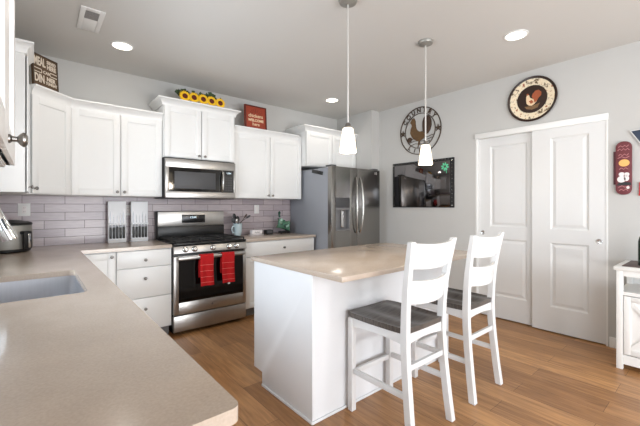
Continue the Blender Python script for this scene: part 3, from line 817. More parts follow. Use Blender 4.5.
# ------------------------------------------------------------ bar stools
def make_stool(label):
    t = thing('bar_stool', label, 'stool', (0, 0, 0), 0, 'white counter stools at the island')
    # local: width along x, front toward +y, origin on floor under seat centre
    hw = 0.20; fy, ry = 0.215, -0.20
    for sx in (-1, 1):
        b = MB(); b.box(sx*0.187-0.019, sx*0.187+0.019, fy-0.038, fy, 0.001, 0.59, 0.003); obj('leg', b, M['stool'], t)
    for sx in (-1, 1):   # rear leg runs up into the back post
        b = MB(); grid = []
        ctr = [(0.001, -0.262, .197), (0.15, -0.243, .192), (0.35, -0.222, .186), (0.50, -0.211, .182), (0.60, -0.209, .181), (0.72, -0.214, .184), (0.85, -0.226, .190), (0.98, -0.247, .200), (1.105, -0.272, .212)]
        rings = []
        for z, y, hx__ in ctr:
            wy = 0.021 if z < 0.65 else 0.021-0.007*(z-0.65)/0.46
            wx = 0.019
            x = sx*hx__
            rings.append([b.bm.verts.new((x+a*wx, y+c*wy, z)) for a, c in ((-1, -1), (1, -1), (1, 1), (-1, 1))])
        for r0, r1 in zip(rings, rings[1:]):
            for i in range(4):
                j = (i+1) % 4; b.bm.faces.new((r0[i], r0[j], r1[j], r1[i]))
        b.bm.faces.new(rings[0]); b.bm.faces.new(rings[-1])
        bmesh.ops.bevel(b.bm, geom=[e_ for e_ in b.bm.edges], offset=0.002, segments=1, affect='EDGES')
        obj('leg', b, M['stool'], t)
    # seat, scooped
    b = MB(); n = 20; top = []; bot = []
    for j in range(n+1):
        v = j/n; y = -0.222+v*0.444
        rt, rb = [], []
        for i in range(n+1):
            u = i/n*2-1
            half = (0.208-0.012*(1-v)+0.008*math.sin(v*PI))*(1-0.07*abs(2*v-1)**10)
            x = u*half; y = -0.222+v*0.444+(0.010 if v > 0.5 else -0.004)*(1-u*u)*abs(2*v-1)**3
            edge = max(0, 1-((abs(u))**6))*max(0, 1-abs(2*v-1)**6)
            sc = 0.020*edge*(0.55+0.45*math.cos(u*PI*2))*(0.6+0.4*math.cos((v-0.42)*4))
            rt.append((x, y, 0.622+0.004*u*u-sc))
            rb.append((x*0.975, y*0.98, 0.5925))
        top.append(rt); bot.append(rb)
    V = [[b.bm.verts.new(p) for p in r] for r in top]; W2 = [[b.bm.verts.new(p) for p in r] for r in bot]
    for j in range(n):
        for i in range(n):
            b.bm.faces.new((V[j][i], V[j][i+1], V[j+1][i+1], V[j+1][i])); b.bm.faces.new((W2[j][i], W2[j+1][i], W2[j+1][i+1], W2[j][i+1]))
    for k in range(n):
        b.bm.faces.new((V[0][k], W2[0][k], W2[0][k+1], V[0][k+1])); b.bm.faces.new((V[n][k], V[n][k+1], W2[n][k+1], W2[n][k]))
        b.bm.faces.new((V[k][0], V[k+1][0], W2[k+1][0], W2[k][0])); b.bm.faces.new((V[k][n], W2[k][n], W2[k+1][n], V[k+1][n]))
    # cut clearance for back posts is hidden: posts pass behind the seat edge
    obj('seat', b, M['seat'], t, label='dark grey stained wood seat')
    # apron with arched lower edge
    def apron(p0, p1, out):
        mb = MB(); n_ = 12; p0, p1 = Vector(p0), Vector(p1); nrm = Vector(out)*0.009
        r = []
        for i in range(n_+1):
            u = i/n_; p = p0.lerp(p1, u); zb = 0.535+0.012*math.sin(u*PI)
            r.append([mb.bm.verts.new((p.x+s_*nrm.x, p.y+s_*nrm.y, z)) for s_, z in ((-1, zb), (1, zb), (1, 0.5915), (-1, 0.5915))])
        for a, c in zip(r, r[1:]):
            for i in range(4):
                j = (i+1) % 4; mb.bm.faces.new((a[i], a[j], c[j], c[i]))
        mb.bm.faces.new(r[0]); mb.bm.faces.new(r[-1]); return mb
    obj('apron', apron((-0.168, 0.197, 0), (0.168, 0.197, 0), (0, 1, 0)), M['stool'], t)
    obj('apron', apron((-0.163, -0.208, 0), (0.163, -0.208, 0), (0, 1, 0)), M['stool'], t)
    obj('apron', apron((-0.184, -0.19, 0), (-0.187, 0.176, 0), (1, 0, 0)), M['stool'], t)
    obj('apron', apron((0.184, -0.19, 0), (0.187, 0.176, 0), (1, 0, 0)), M['stool'], t)
    # stretchers
    def st(p, q, w1=0.02, w2=0.032): return MB().bar(p, q, w1, w2, 0.002)
    for sx in (-1, 1): obj('stretcher', st((sx*0.188, -0.217, 0.255), (sx*0.187, 0.177, 0.255)), M['stool'], t)
    obj('stretcher', st((-0.169, 0.196, 0.24), (0.169, 0.196, 0.24)), M['stool'], t)
    obj('stretcher', st((-0.167, -0.217, 0.405), (0.167, -0.217, 0.405)), M['stool'], t)
    
    # curved back slats
    def slat(z0, z1):
        mb = MB(); n_ = 16; r = []
        def yc(z): return -0.209-(max(0, z-0.60)**1.7)*0.205
        for i in range(n_+1):
            u = i/n_*2-1; bow = -0.036*(1-u*u); xa, xb = u*(0.166+0.062*(z0-0.6)), u*(0.166+0.062*(z1-0.6))
            dip = -0.012*(1-u*u)
            r.append([mb.bm.verts.new(p) for p in ((xa, yc(z0)+bow-0.008, z0+dip*0.6), (xa, yc(z0)+bow+0.008, z0+dip*0.6), (xb, yc(z1)+bow+0.008, z1+dip), (xb, yc(z1)+bow-0.008, z1+dip))])
        for a, c in zip(r, r[1:]):
            for i in range(4):
                j = (i+1) % 4; mb.bm.faces.new((a[i], a[j], c[j], c[i]))
        mb.bm.faces.new(r[0]); mb.bm.faces.new(r[-1]); return mb
    obj('back_slat', slat(0.955, 1.098), M['stool'], t)
    obj('back_slat', slat(0.758, 0.893), M['stool'], t)
    return t
s1 = make_stool('white counter stool with dark seat, the nearer one on the left')
s2 = copy_tree(s1)
s2['label'] = 'white counter stool with dark seat, the farther one beside the closet doors'
s1.location = (1.738, 1.352, 0)
s2.location = (2.405, 1.348, 0)

# ------------------------------------------------------------ pendant lights
def pendant(x, y, zb, label):
    t = thing('pendant_light', label, 'pendant lamp', (x, y, H), 0, 'pendant lights over the island')
    b = MB(F(x, y, H)); b.lathe([(0, -0.0005), (0.066, -0.0005), (0.066, -0.008), (0.060, -0.022), (0.03, -0.028), (0.012, -0.034), (0, -0.035)], 32); obj('canopy', b, M['steel_matte'], t)
    b = MB(); b.tube([(x, y, H-0.034), (x, y, zb+0.20)], 0.0062, 12); obj('rod', b, M['rod'], t)
    b = MB(F(x, y, zb)); b.lathe([(0, 0.208), (0.012, 0.208), (0.020, 0.196), (0.024, 0.174), (0, 0.173)], 24); obj('socket_cap', b, M['nickel'], t)
    b = MB(F(x, y, zb)); b.lathe([(0.0, 0.172), (0.030, 0.172), (0.037, 0.166), (0.040, 0.150), (0.061, 0.004), (0.060, 0.0), (0.056, 0.002), (0.036, 0.150), (0.0, 0.164)], 36, cap=False); obj('lamp_shade', b, M['shade'], t, label='glowing opal glass shade')
    l = bpy.data.lights.new('pendant_bulb', 'POINT'); l.energy = 7; l.color = (1, 0.86, 0.68); l.shadow_soft_size = 0.04
    o = bpy.data.objects.new('pendant_bulb', l); C.objects.link(o); o.location = (x, y, zb-0.05)
pendant(1.692, 1.728, 1.672, 'nickel pendant light with glowing tapered shade, nearer one in front of the refrigerator')
pendant(2.643, 1.726, 1.662, 'nickel pendant light with glowing tapered shade, farther one in front of the rooster sign')

# recessed ceiling lights
def downlight(x, y, label, e=2.5):
    t = thing('ceiling_light', label, 'ceiling light', (x, y, H), 0, 'recessed ceiling lights')
    b = MB(F(x, y, H)); b.lathe([(0.078, -0.0005), (0.094, -0.0005), (0.092, -0.006), (0.078, -0.008), (0.078, -0.0005)], 36, cap=False); obj('trim_ring', b, M['trim'], t)
    b = MB(F(x, y, H)); b.lathe([(0, -0.0035), (0.077, -0.0035), (0.077, -0.001), (0, -0.001)], 36); obj('diffuser', b, M['lamp'], t)
    l = bpy.data.lights.new('downlight', 'AREA'); l.shape = 'DISK'; l.size = 0.15; l.energy = e; l.color = (1, 0.95, 0.89)
    o = bpy.data.objects.new('downlight', l); C.objects.link(o); o.location = (x, y, H-0.012)
downlight(0.612, 3.527, 'round recessed ceiling light above the drawers, left, beside the vent')
downlight(3.115, 3.492, 'round recessed ceiling light in front of the refrigerator')
downlight(3.127, 1.168, 'round recessed ceiling light near the closet and the round plate')
for x, y in ((0.9, -1.2), (3.1, -1.2)):
    downlight(x, y, 'recessed ceiling light behind the camera')

# ceiling vent
t = thing('ceiling_vent', 'white ceiling air vent with a grey grille, top left', 'vent', (0.337, 3.19, H))
b = MB(); x0, x1, y0, y1 = 0.262, 0.414, 3.0, 3.385; gx0, gx1, gy0, gy1 = 0.293, 0.381, 3.04, 3.175
z0, z1 = H-0.010, H-0.0005
b.box(x0, gx0, y0, y1, z0, z1, 0.002); b.box(gx1, x1, y0, y1, z0, z1, 0.002); b.box(gx0, gx1, y0, gy0, z0, z1, 0.002); b.box(gx0, gx1, gy1, y1, z0, z1, 0.002)
obj('vent_cover', b, M['plate'], t)
b = MB(); b.box(gx0, gx1, gy0, gy1, H-0.003, H-0.0005); obj('vent_backing', b, M['slot'], t)
b = MB()
for k in range(8):
    yy = gy0+0.008+k*(gy1-gy0-0.016)/7; b.box(gx0, gx1, yy-0.0045, yy+0.0045, H-0.0085, H-0.006)
obj('grille', b, M['vent_dark'], t)

# ------------------------------------------------------------ outlets on the backsplash
def outlet(x, z, w_, h, label, kind):
    t = thing('wall_outlet', label, 'outlet', (x, YB-0.011, z))
    yy = YB-0.0105
    b = MB(); b.box(x-w_/2, x+w_/2, yy-0.006, yy, z-h/2, z+h/2, 0.002); obj('cover_plate', b, M['plate'], t)
    b = MB()
    if kind == 'duplex':
        for dx_ in (-0.024, 0.024) if w_ > 0.09 else (0,):
            b.box(x+dx_-0.016, x+dx_+0.016, yy-0.0075, yy-0.006, z-0.034, z+0.034, 0.0005)
        obj('receptacle', b, M['paint_white'], t)
        b = MB()
        for dx_ in (-0.024, 0.024) if w_ > 0.09 else (0,):
            for dz in (-0.018, 0.018):
                b.box(x+dx_-0.007, x+dx_-0.005, yy-0.0082, yy-0.0074, z+dz-0.005, z+dz+0.005); b.box(x+dx_+0.005, x+dx_+0.007, yy-0.0082, yy-0.0074, z+dz-0.005, z+dz+0.005)
        obj('slots', b, M['slot'], t)
    else:
        b.box(x-0.016, x+0.016, yy-0.009, yy-0.006, z-0.034, z+0.034, 0.001); obj('rocker', b, M['paint_white'], t)
outlet(-0.068, 1.262, 0.088, 0.118, 'white wall outlet on the tiles above the countertop cooker', 'duplex')
outlet(0.787, 1.253, 0.072, 0.115, 'white wall outlet between the two knife blocks', 'duplex')
outlet(2.366, 1.253, 0.074, 0.118, 'white switch plate on the tiles right of the mug', 'rocker')

# ------------------------------------------------------------ knife blocks
def knife_block(x, label, widths):
    y = 4.12; w_ = 0.165; z = 0.9155
    t = thing('knife_block', label, 'knife block', (x, y, z), 0, 'knife blocks on the back counter')
    b = MB(); b.box(x-w_/2, x+w_/2, y-0.012, y+0.07, z, z+0.022, 0.003); b.box(x-w_/2, x+w_/2, y+0.0005, y+0.03, z+0.022, z+0.43, 0.004)
    b.box(x-w_/2, x+w_/2, y-0.022, y+0.03, z+0.185, z+0.202, 0.003)
    bd = obj('block', b, M['knifebody'], t)
    b = MB(); b.box(x-w_/2, x+w_/2, y-0.020, y-0.0115, z+0.0225, z+0.045, 0.001); obj('lower_rail', b, M['knifebody'], t)
    n = len(widths)
    for i, wd in enumerate(widths):
        kx = x-w_/2+0.022+i*(w_-0.044)/(n-1)
        hl = random.uniform(0.115, 0.13)
        k = MB(); k.bar((kx, y-0.012, z+0.04), (kx, y-0.012, z+0.04+hl), 0.021, 0.018, 0.005); kn = obj('knife', k, M['plastic_black'], t)
        k = MB(); k.box(kx-0.0075, kx+0.0075, y-0.016, y-0.008, z+0.04+hl, z+0.184, 0.001); obj('bolster', k, M['knifeblade'], kn)
        wd = wd*0.55+0.001; k = MB(); k.prism([(kx-wd/2, z+0.202), (kx+wd/2, z+0.202), (kx+wd/2, z+0.24+wd*5), (kx+wd*0.1, z+0.26+wd*9), (kx-wd/2, z+0.24+wd*5)], -(y-0.001), -(y-0.003),
                          m=Matrix(((1, 0, 0, 0), (0, 0, -1, 0), (0, 1, 0, 0), (0, 0, 0, 1)))); obj('blade', k, M['knifeblade'], kn)
knife_block(0.668, 'white knife block with black-handled knives, the left one of the pair', [0.012, 0.005, 0.006, 0.010, 0.013])
knife_block(0.880, 'white knife block with black-handled knives, the right one nearer the range', [0.012, 0.006, 0.005, 0.012, 0.008])

# ------------------------------------------------------------ countertop cooker
CKX, CKY, CKZ = -0.172, 3.85, 0.9155
t = thing('slow_cooker', 'grey steel countertop cooker with flat black lid, in the counter corner', 'cooker', (CKX, CKY, CKZ))
b = MB(F(CKX, CKY, CKZ)); b.lathe([(0, 0.004), (0.145, 0.004), (0.156, 0.012), (0.158, 0.03), (0, 0.03)], 48); obj('base', b, M['plastic_black'], t)
b = MB(F(CKX, CKY, CKZ)); b.lathe([(0, 0.0305), (0.163, 0.0305), (0.166, 0.05), (0.166, 0.16), (0.158, 0.222), (0, 0.222)], 56); obj('pot_body', b, M['steel_matte'], t)
b = MB(F(CKX, CKY, CKZ)); b.lathe([(0, 0.2225), (0.163, 0.2225), (0.166, 0.232), (0.16, 0.243), (0.08, 0.262), (0, 0.268)], 56); obj('lid', b, M['plastic_black'], t)
hm = F(CKX, CKY, CKZ) @ Matrix.Rotation(math.radians(-48), 4, 'Z')
b = MB(hm); b.box(0.160, 0.205, -0.032, 0.032, 0.150, 0.175, 0.006); b.box(0.188, 0.207, -0.032, 0.032, 0.03, 0.17, 0.006)
hd = obj('side_handle', b, M['plastic_black'], t)
b = MB(hm); b.box(0.2072, 0.212, -0.002, 0.020, 0.04, 0.155, 0.0015); obj('handle_strip', b, M['chrome'], hd)

# ------------------------------------------------------------ mug with utensils, scissors, dish, box, ceramic hen
t = thing('mug', 'pale blue mug filled with dark utensils beside the range', 'mug', (2.015, 4.09, 0.9155))
mx, my, mz = 2.015, 4.085, 0.9155
b = MB(F(mx, my, mz)); b.lathe([(0, 0.003), (0.038, 0.0), (0.043, 0.006), (0.053, 0.05), (0.058, 0.14), (0.060, 0.158), (0.055, 0.158), (0.050, 0.06), (0.04, 0.012), (0, 0.01)], 32, cap=False); mg = obj('mug_body', b, M['mug'], t)
b = MB(); b.tube([(mx-0.053, my-0.02, mz+0.13), (mx-0.085, my-0.032, mz+0.125), (mx-0.098, my-0.037, mz+0.085), (mx-0.085, my-0.032, mz+0.045), (mx-0.048, my-0.018, mz+0.035)], 0.008, 12); obj('mug_handle', b, M['mug'], mg)
def utensil(name, label, p, q, rr, head, mt, cat='utensil'):
    b = MB(); b.tube([p, q], rr, 10)
    o = obj(name, b, mt, None)
    tag(o, label, cat)
    p, q = Vector(p), Vector(q); d = (q-p).normalized()
    hb = MB(); rot = Vector((0, 0, 1)).rotation_difference(d).to_matrix().to_4x4()
    m_ = Matrix.Translation(q+d*head[2]*0.85) @ rot
    hb.ball((0, 0, 0), head[0]*1.15, head[1]*1.0, head[2]*1.15, 16, m_)
    obj('utensil_head', hb, mt, o)
utensil('cooking_spoon', 'black cooking spoon standing highest in the pale blue mug', (mx-0.012, my+0.018, mz+0.03), (mx-0.030, my+0.026, mz+0.215), 0.005, (0.022, 0.006, 0.036), M['plastic_black'])
utensil('ladle', 'dark ladle in the mug leaning left against the range', (mx-0.022, my+0.0, mz+0.03), (mx-0.052, my-0.003, mz+0.175), 0.005, (0.026, 0.014, 0.03), M['grey_dark'])
utensil('spatula', 'black spatula in the mug leaning right', (mx+0.016, my-0.008, mz+0.03), (mx+0.0, my-0.006, mz+0.185), 0.005, (0.024, 0.005, 0.035), M['plastic_black'])
utensil('serving_spoon', 'steel serving spoon in the mug between the black utensils', (mx+0.004, my-0.032, mz+0.03), (mx-0.024, my-0.038, mz+0.175), 0.004, (0.017, 0.006, 0.024), M['steel'])
utensil('wooden_spoon', 'thin dark spoon in the mug sticking far out to the right', (mx+0.020, my+0.030, mz+0.150), (mx+0.150, my+0.040, mz+0.225), 0.004, (0.012, 0.006, 0.034), M['grey_dark'])
utensil('whisk', 'small dark whisk in the mug pointing right, below the thin spoon', (mx-0.014, my+0.004, mz+0.085), (mx+0.100, my+0.006, mz+0.232), 0.0035, (0.010, 0.006, 0.03), M['bronze'])

t = thing('butter_dish', 'low white covered butter dish beside the small black box', 'dish', (2.262, 4.05, 0.9155))
b = MB(); b.box(2.17, 2.352, 4.0, 4.09, 0.9155, 0.924, 0.004); obj('dish_base', b, M['paint_white'], t)
b = MB(); b.box(2.183, 2.34, 4.01, 4.08, 0.9245, 0.982, 0.012, 3); cv = obj('dish_cover', b, M['paint_white'], t)
b = MB(); b.text('butter', 0.03, Matrix.Translation((2.262, 4.0095, 0.953)) @ Matrix.Rotation(PI/2, 4, 'X'), 0.0004); obj('lettering', b, M['slot'], cv)
t = thing('speaker_box', 'small black box between the butter dish and the green ceramic hen', 'box', (2.435, 4.02, 0.9155))
b = MB(); b.box(2.385, 2.49, 3.985, 4.065, 0.9155, 0.978, 0.01, 3); bx_ = obj('box_body', b, M['plastic_black'], t)
b = MB(); b.box(2.397, 2.478, 3.982, 3.9848, 0.928, 0.966, 0.001); obj('front_grille', b, M['grey_dark'], bx_)

# green ceramic hen
hx_, hy_, hz_ = 2.70, 4.05, 0.9155
t = thing('ceramic_hen', 'green glazed ceramic hen figurine on a dark base, beside the refrigerator', 'figurine', (hx_, hy_, hz_))
b = MB(); b.box(hx_-0.065, hx_+0.085, hy_-0.045, hy_+0.045, hz_, hz_+0.035, 0.01, 3); obj('figurine_base', b, M['plastic_black'], t)
def skin_body(verts, radii, edges, mt, name, parent, sub=2):
    me = bpy.data.meshes.new('tmp'); me.from_pydata(verts, edges, []); o = bpy.data.objects.new('tmp', me); C.objects.link(o)
    md = o.modifiers.new('s', 'SKIN'); 
    for i, r in enumerate(radii): me.skin_vertices[0].data[i].radius = r
    me.skin_vertices[0].data[0].use_root = True
    s_ = o.modifiers.new('d', 'SUBSURF'); s_.levels = sub; s_.render_levels = sub
    dg = bpy.context.evaluated_depsgraph_get(); ev = o.evaluated_get(dg); m2 = ev.to_mesh(); mb = MB(); mb.bm.from_mesh(m2); ev.to_mesh_clear()
    bpy.data.objects.remove(o); bpy.data.meshes.remove(me)
    return obj(name, mb, mt, parent)
skin_body([(hx_, hy_, hz_+0.10), (hx_-0.040, hy_, hz_+0.125), (hx_-0.052, hy_, hz_+0.18), (hx_-0.050, hy_, hz_+0.215), (hx_+0.050, hy_, hz_+0.10), (hx_+0.080, hy_, hz_+0.135), (hx_+0.098, hy_, hz_+0.175)],
              [(0.060, 0.066), (0.054, 0.062), (0.040, 0.044), (0.034, 0.036), (0.050, 0.056), (0.026, 0.036), (0.012, 0.022)], [(0, 1), (1, 2), (2, 3), (0, 4), (4, 5), (5, 6)], M['green'], 'hen_body', t)
for sy in (-1, 1):
    b = MB(); b.ball((hx_+0.010, hy_+sy*0.056, hz_+0.105), 0.046, 0.012, 0.028); b_ = obj('wing', b, M['green_dark'], t)
    for q in range(3):
        b = MB(); b.ball((hx_+0.005+q*0.016, hy_+sy*0.068, hz_+0.098+q*0.006), 0.006, 0.004, 0.018, 10); obj('feather', b, M['green_pale'], b_)
b = MB(); b.ball((hx_-0.050, hy_-0.022, hz_+0.185), 0.026, 0.018, 0.026); obj('face_patch', b, M['green_pale'], t, label='pale green face patch')
b = MB(); b.ball((hx_-0.045, hy_-0.030, hz_+0.13), 0.036, 0.028, 0.012); obj('collar', b, M['green_dark'], t)
b = MB(); b.tube([(hx_-0.066, hy_, hz_+0.225), (hx_-0.074, hy_, hz_+0.262), (hx_-0.070, hy_, hz_+0.29), (hx_-0.072, hy_, hz_+0.312)], [0.016, 0.012, 0.020, 0.005], 12); obj('comb', b, M['green_dark'], t)
b = MB(Matrix.Translation((hx_-0.085, hy_, hz_+0.205)) @ Matrix.Rotation(-PI/2, 4, 'Y')); b.lathe([(0.010, 0), (0.0, 0.022)], 12); obj('beak', b, M['plastic_black'], t)

# ------------------------------------------------------------ things on top of the cabinets
# sunflower garland
t = thing('sunflower_garland', 'row of five yellow artificial sunflowers with dark leaves on the raised microwave cabinet', 'artificial flowers', (1.47, 3.85, 2.4455))
zt = 2.446
for k in range(5):
    fx = 1.262+k*0.101; c = Vector((fx, 3.825+random.uniform(-.006, .006), zt+0.050+random.uniform(-.003, .003)))
    R = Matrix.Translation(c) @ Matrix.Rotation(math.radians(82), 4, 'X') @ Matrix.Rotation(k*0.4, 4, 'Z')
    b = MB(R)
    for ring, (rr, n, z) in enumerate(((0.066, 18, 0), (0.057, 16, 0.006))):
        for i in range(n):
            A = Matrix.Rotation(2*PI*(i+0.5*ring)/n, 4, 'Z')
            pts = [(0.018, -0.007, z), (0.040, -0.0125, z+0.004), (rr, 0, z+random.uniform(-.004, .004)), (0.040, 0.0125, z+0.004), (0.018, 0.007, z)]
            vs_ = [b.bm.verts.new(R @ A @ Vector(p)) for p in pts]; b.bm.faces.new(vs_)
    bmesh.ops.solidify(b.bm, geom=list(b.bm.faces), thickness=0.0015)
    fl = obj('flower_head', b, M['petal'], t)
    b = MB(R); b.lathe([(0, -0.004), (0.025, -0.004), (0.029, 0.008), (0.022, 0.016), (0, 0.018)], 24); obj('seed_head', b, M['seedhead'], fl)
for k in range(26):
    fx = 1.22+k*0.0185+random.uniform(-.01, .01); L_ = random.uniform(0.06, 0.10); w_ = 0.022
    A = Matrix.Translation((fx, 3.865+random.uniform(-0.01, 0.02), zt+0.040+0.03*random.random())) @ Matrix.Rotation(random.uniform(-1.2, 1.2), 4, 'Y') @ Matrix.Rotation(random.uniform(-.4, .4), 4, 'Z')
    b = MB(A)
    b.sheet([[(-w_*s_, 0.006*math.sin(s_*3)-0.004, L_*u) for s_ in (1, 0)]+[(w_*s_, 0.0, L_*u) for s_ in (1,)] for u, s_ in ((0, .15), (.3, .9), (.6, .8), (.85, .35), (1, .05))], 0.0015)
    obj('leaf', b, M['leaf'], t)
b = MB(); b.tube([(1.23, 3.872, zt+0.012), (1.35, 3.868, zt+0.02), (1.5, 3.874, zt+0.015), (1.72, 3.87, zt+0.012)], 0.007, 10); obj('stem', b, M['leaf'], t)

# red sign
t = thing('word_sign', 'square rust-red word sign with cream lettering on the right wall cabinet', 'sign', (2.255, 3.98, 2.2805))
sm = Matrix.Translation((2.055, 3.955, 2.281)) @ Matrix.Rotation(math.radians(-4), 4, 'X')
b = MB(sm); b.box(0, 0.315, 0, 0.02, 0, 0.318, 0.002); obj('board', b, M['rust'], t)
b = MB(sm); b.box(0, 0.315, -0.008, 0, 0, 0.016, 0.001); b.box(0, 0.315, -0.008, 0, 0.302, 0.318, 0.001); b.box(0, 0.016, -0.008, 0, 0.016, 0.302, 0.001); b.box(0.299, 0.315, -0.008, 0, 0.016, 0.302, 0.001); obj('frame', b, M['rust_dark'], t)
TX = Matrix.Rotation(PI/2, 4, 'X')
b = MB(sm)
b.text('chickens', 0.062, Matrix.Translation((0.157, -0.0012, 0.185)) @ TX, 0.001, bold=0.001)
b.text('WELCOME', 0.046, Matrix.Translation((0.157, -0.0012, 0.125)) @ TX, 0.001, bold=0.0018)
b.text('here', 0.056, Matrix.Translation((0.157, -0.0012, 0.075)) @ TX, 0.001, bold=0.001)
obj('lettering', b, M['cream'], t)
b = MB(sm)
for k in range(7):
    an = math.radians(30+k*20); b.bar((0.157+0.06*math.cos(an), -0.0012, 0.195+0.03*math.sin(an)), (0.157+0.10*math.cos(an), -0.0012, 0.20+0.075*math.sin(an)), 0.006, 0.002, 0)
obj('sunrays', b, M['rust_dark'], t)

# brown word sign on the corner cabinet
t = thing('word_sign', 'brown wooden meal word sign on the diagonal corner cabinet', 'sign', (0.0, 3.8, 2.2805))
sm = F(cx0, cyA, 2.281, 45) @ Matrix.Translation((0.082, 0.045, 0)) @ Matrix.Rotation(math.radians(-3), 4, 'X') @ Matrix.Diagonal((0.92, 1, 1, 1))
SW, SH = 0.262, 0.30
b = MB(sm); b.box(0, SW, 0, 0.018, 0, SH, 0.002); obj('board', b, M['signwood'], t)
b = MB(sm)
b.text('MEAL', 0.066, Matrix.Translation((0.070, -0.001, SH-0.062)) @ TX @ Matrix.Diagonal((0.72, 1.5, 1, 1)), 0.001, bold=0.002)
b.text('SERVED', 0.036, Matrix.Translation((0.193, -0.001, SH-0.040)) @ TX @ Matrix.Diagonal((0.8, 1.1, 1, 1)), 0.001, bold=0.001)
b.text('HERE', 0.05, Matrix.Translation((0.193, -0.001, SH-0.082)) @ TX @ Matrix.Diagonal((0.85, 1.1, 1, 1)), 0.001, bold=0.0015)
b.text('I CAN', 0.036, Matrix.Translation((0.131, -0.001, SH-0.138)) @ TX, 0.001, bold=0.001)
b.box(0.012, 0.085, -0.002, 0, SH-0.125, SH-0.119); b.box(0.175, 0.25, -0.002, 0, SH-0.125, SH-0.119)
b.box(0.012, 0.085, -0.002, 0, SH-0.155, SH-0.149); b.box(0.175, 0.25, -0.002, 0, SH-0.155, SH-0.149)
b.text('DIN', 0.068, Matrix.Translation((0.062, -0.001, SH-0.205)) @ TX @ Matrix.Diagonal((0.85, 1.4, 1, 1)), 0.001, bold=0.002)
b.text('NER', 0.05, Matrix.Translation((0.183, -0.001, SH-0.188)) @ TX @ Matrix.Diagonal((1, 1, 1, 1)), 0.001, bold=0.0015)
b.text('TONIGHT', 0.03, Matrix.Translation((0.186, -0.001, SH-0.225)) @ TX @ Matrix.Diagonal((0.9, 1.1, 1, 1)), 0.001, bold=0.001)
obj('lettering', b, M['signletter'], t)
b = MB(sm); b.box(0, SW, -0.005, 0, SH-0.008, SH, 0.001); b.box(0, 0.008, -0.005, 0, 0, SH-0.008, 0.001); b.box(SW-0.008, SW, -0.005, 0, 0, SH-0.008, 0.001); b.box(0.008, SW-0.008, -0.005, 0, 0, 0.008, 0.001)
obj('frame', b, M['bronze'], t)

# ------------------------------------------------------------ right wall decorations (local x -> -Y, y up, z out toward -X)
def WM(y, z, off=0.001): return Matrix(((0, 0, -1, XR-off), (-1, 0, 0, y), (0, 1, 0, z), (0, 0, 0, 1)))
# black panel
t = thing('black_wall_panel', 'glossy black rectangular wall panel with silver studs, reflecting the refrigerator', 'wall panel', (XR, 2.71, 1.28))
PW, PH = 0.955, 0.635
m = WM(3.19, 1.278)
b = MB(m); b.box(0, PW, 0, PH, 0, 0.02, 0.002); obj('panel_border', b, M['mirrorframe'], t)
b = MB(m); b.box(0.035, PW-0.05, 0.012, PH-0.035, 0.0202, 0.022, 0.0006); obj('gloss_face', b, M['mirrorblack'], t)
b = MB(m)
for k in range(13):
    for x_ in (0.017, PW-0.024):
        yy = 0.03+k*(PH-0.06)/12; b.ball((x_, yy, 0.021), 0.0085 if k in (0, 12) else 0.0045, None, 0.003, 10)
for k in range(1, 20):
    xx = 0.017+k*(PW-0.041)/20; b.ball((xx, PH-0.017, 0.021), 0.004, None, 0.003, 8)
obj('studs', b, M['knob_white'], t)
b = MB(m @ Matrix.Translation((0.835, 0.525, 0.0222)) @ Matrix.Diagonal((0.85, 0.85, 1, 1)))
for an in (100, 190, 10, 280):
    a_ = math.radians(an)
    for s_ in (-0.36, 0.36):
        b.lathe([(0, 0.0015), (0.95, 0.0015), (1.0, 0)], 16, Matrix.Translation((0.042*math.cos(a_+s_), 0.042*math.sin(a_+s_), 0)) @ Matrix.Rotation(a_+s_, 4, 'Z') @ Matrix.Diagonal((0.024, 0.0125, 1, 1)))
b.bar((0, 0, 0.001), (0.03, -0.095, 0.001), 0.008, 0.002, 0)
sh_ = obj('shamrock_sticker', b, M['shamrock'], t)

# round metal rooster sign
CY_, CZ_ = 2.738, 2.330
t = thing('rooster_sign', 'round openwork metal sign with a rooster, the word COUNTRY and two stars', 'sign', (XR, CY_, 2.0))
m = WM(CY_, CZ_, 0.006)
def ring(b, r0, r1, z0, z1, m_): b.lathe([(r0, z0), (r1, z0), (r1, z1), (r0, z1), (r0, z0)], 72, m_, cap=False)
b = MB(m); I4 = Matrix.Identity(4); ring(b, 0.314, 0.326, 0, 0.008, I4); ring(b, 0.232, 0.241, 0, 0.008, I4); obj('rings', b, M['bronze'], t, smooth=False)
b = MB(m)
word = 'COUNTRY'
for i, ch in enumerate(word):
    an = math.radians(93+(3-i)*18.5)
    b.text(ch, 0.085, Matrix.Translation((0.277*math.cos(an), 0.277*math.sin(an), 0.004)) @ Matrix.Rotation(an-PI/2, 4, 'Z'), 0.003, bold=0.002)
for i, ch in enumerate('LIFE'):
    an = math.radians(262+(i-1.5)*19)
    b.text(ch, 0.075, Matrix.Translation((0.277*math.cos(an), 0.277*math.sin(an), 0.004)) @ Matrix.Rotation(an+PI/2, 4, 'Z'), 0.003, bold=0.002)
obj('lettering', b, M['bronze'], t)
for sx in (-1, 1):
    b = MB(m); pts = [(sx*0.278+(0.052 if k % 2 == 0 else 0.021)*math.cos(PI/2+k*PI/5), -0.005+(0.052 if k % 2 == 0 else 0.021)*math.sin(PI/2+k*PI/5)) for k in range(10)]
    b.prism(pts, 0.001, 0.007); obj('star', b, M['bronze'], t)
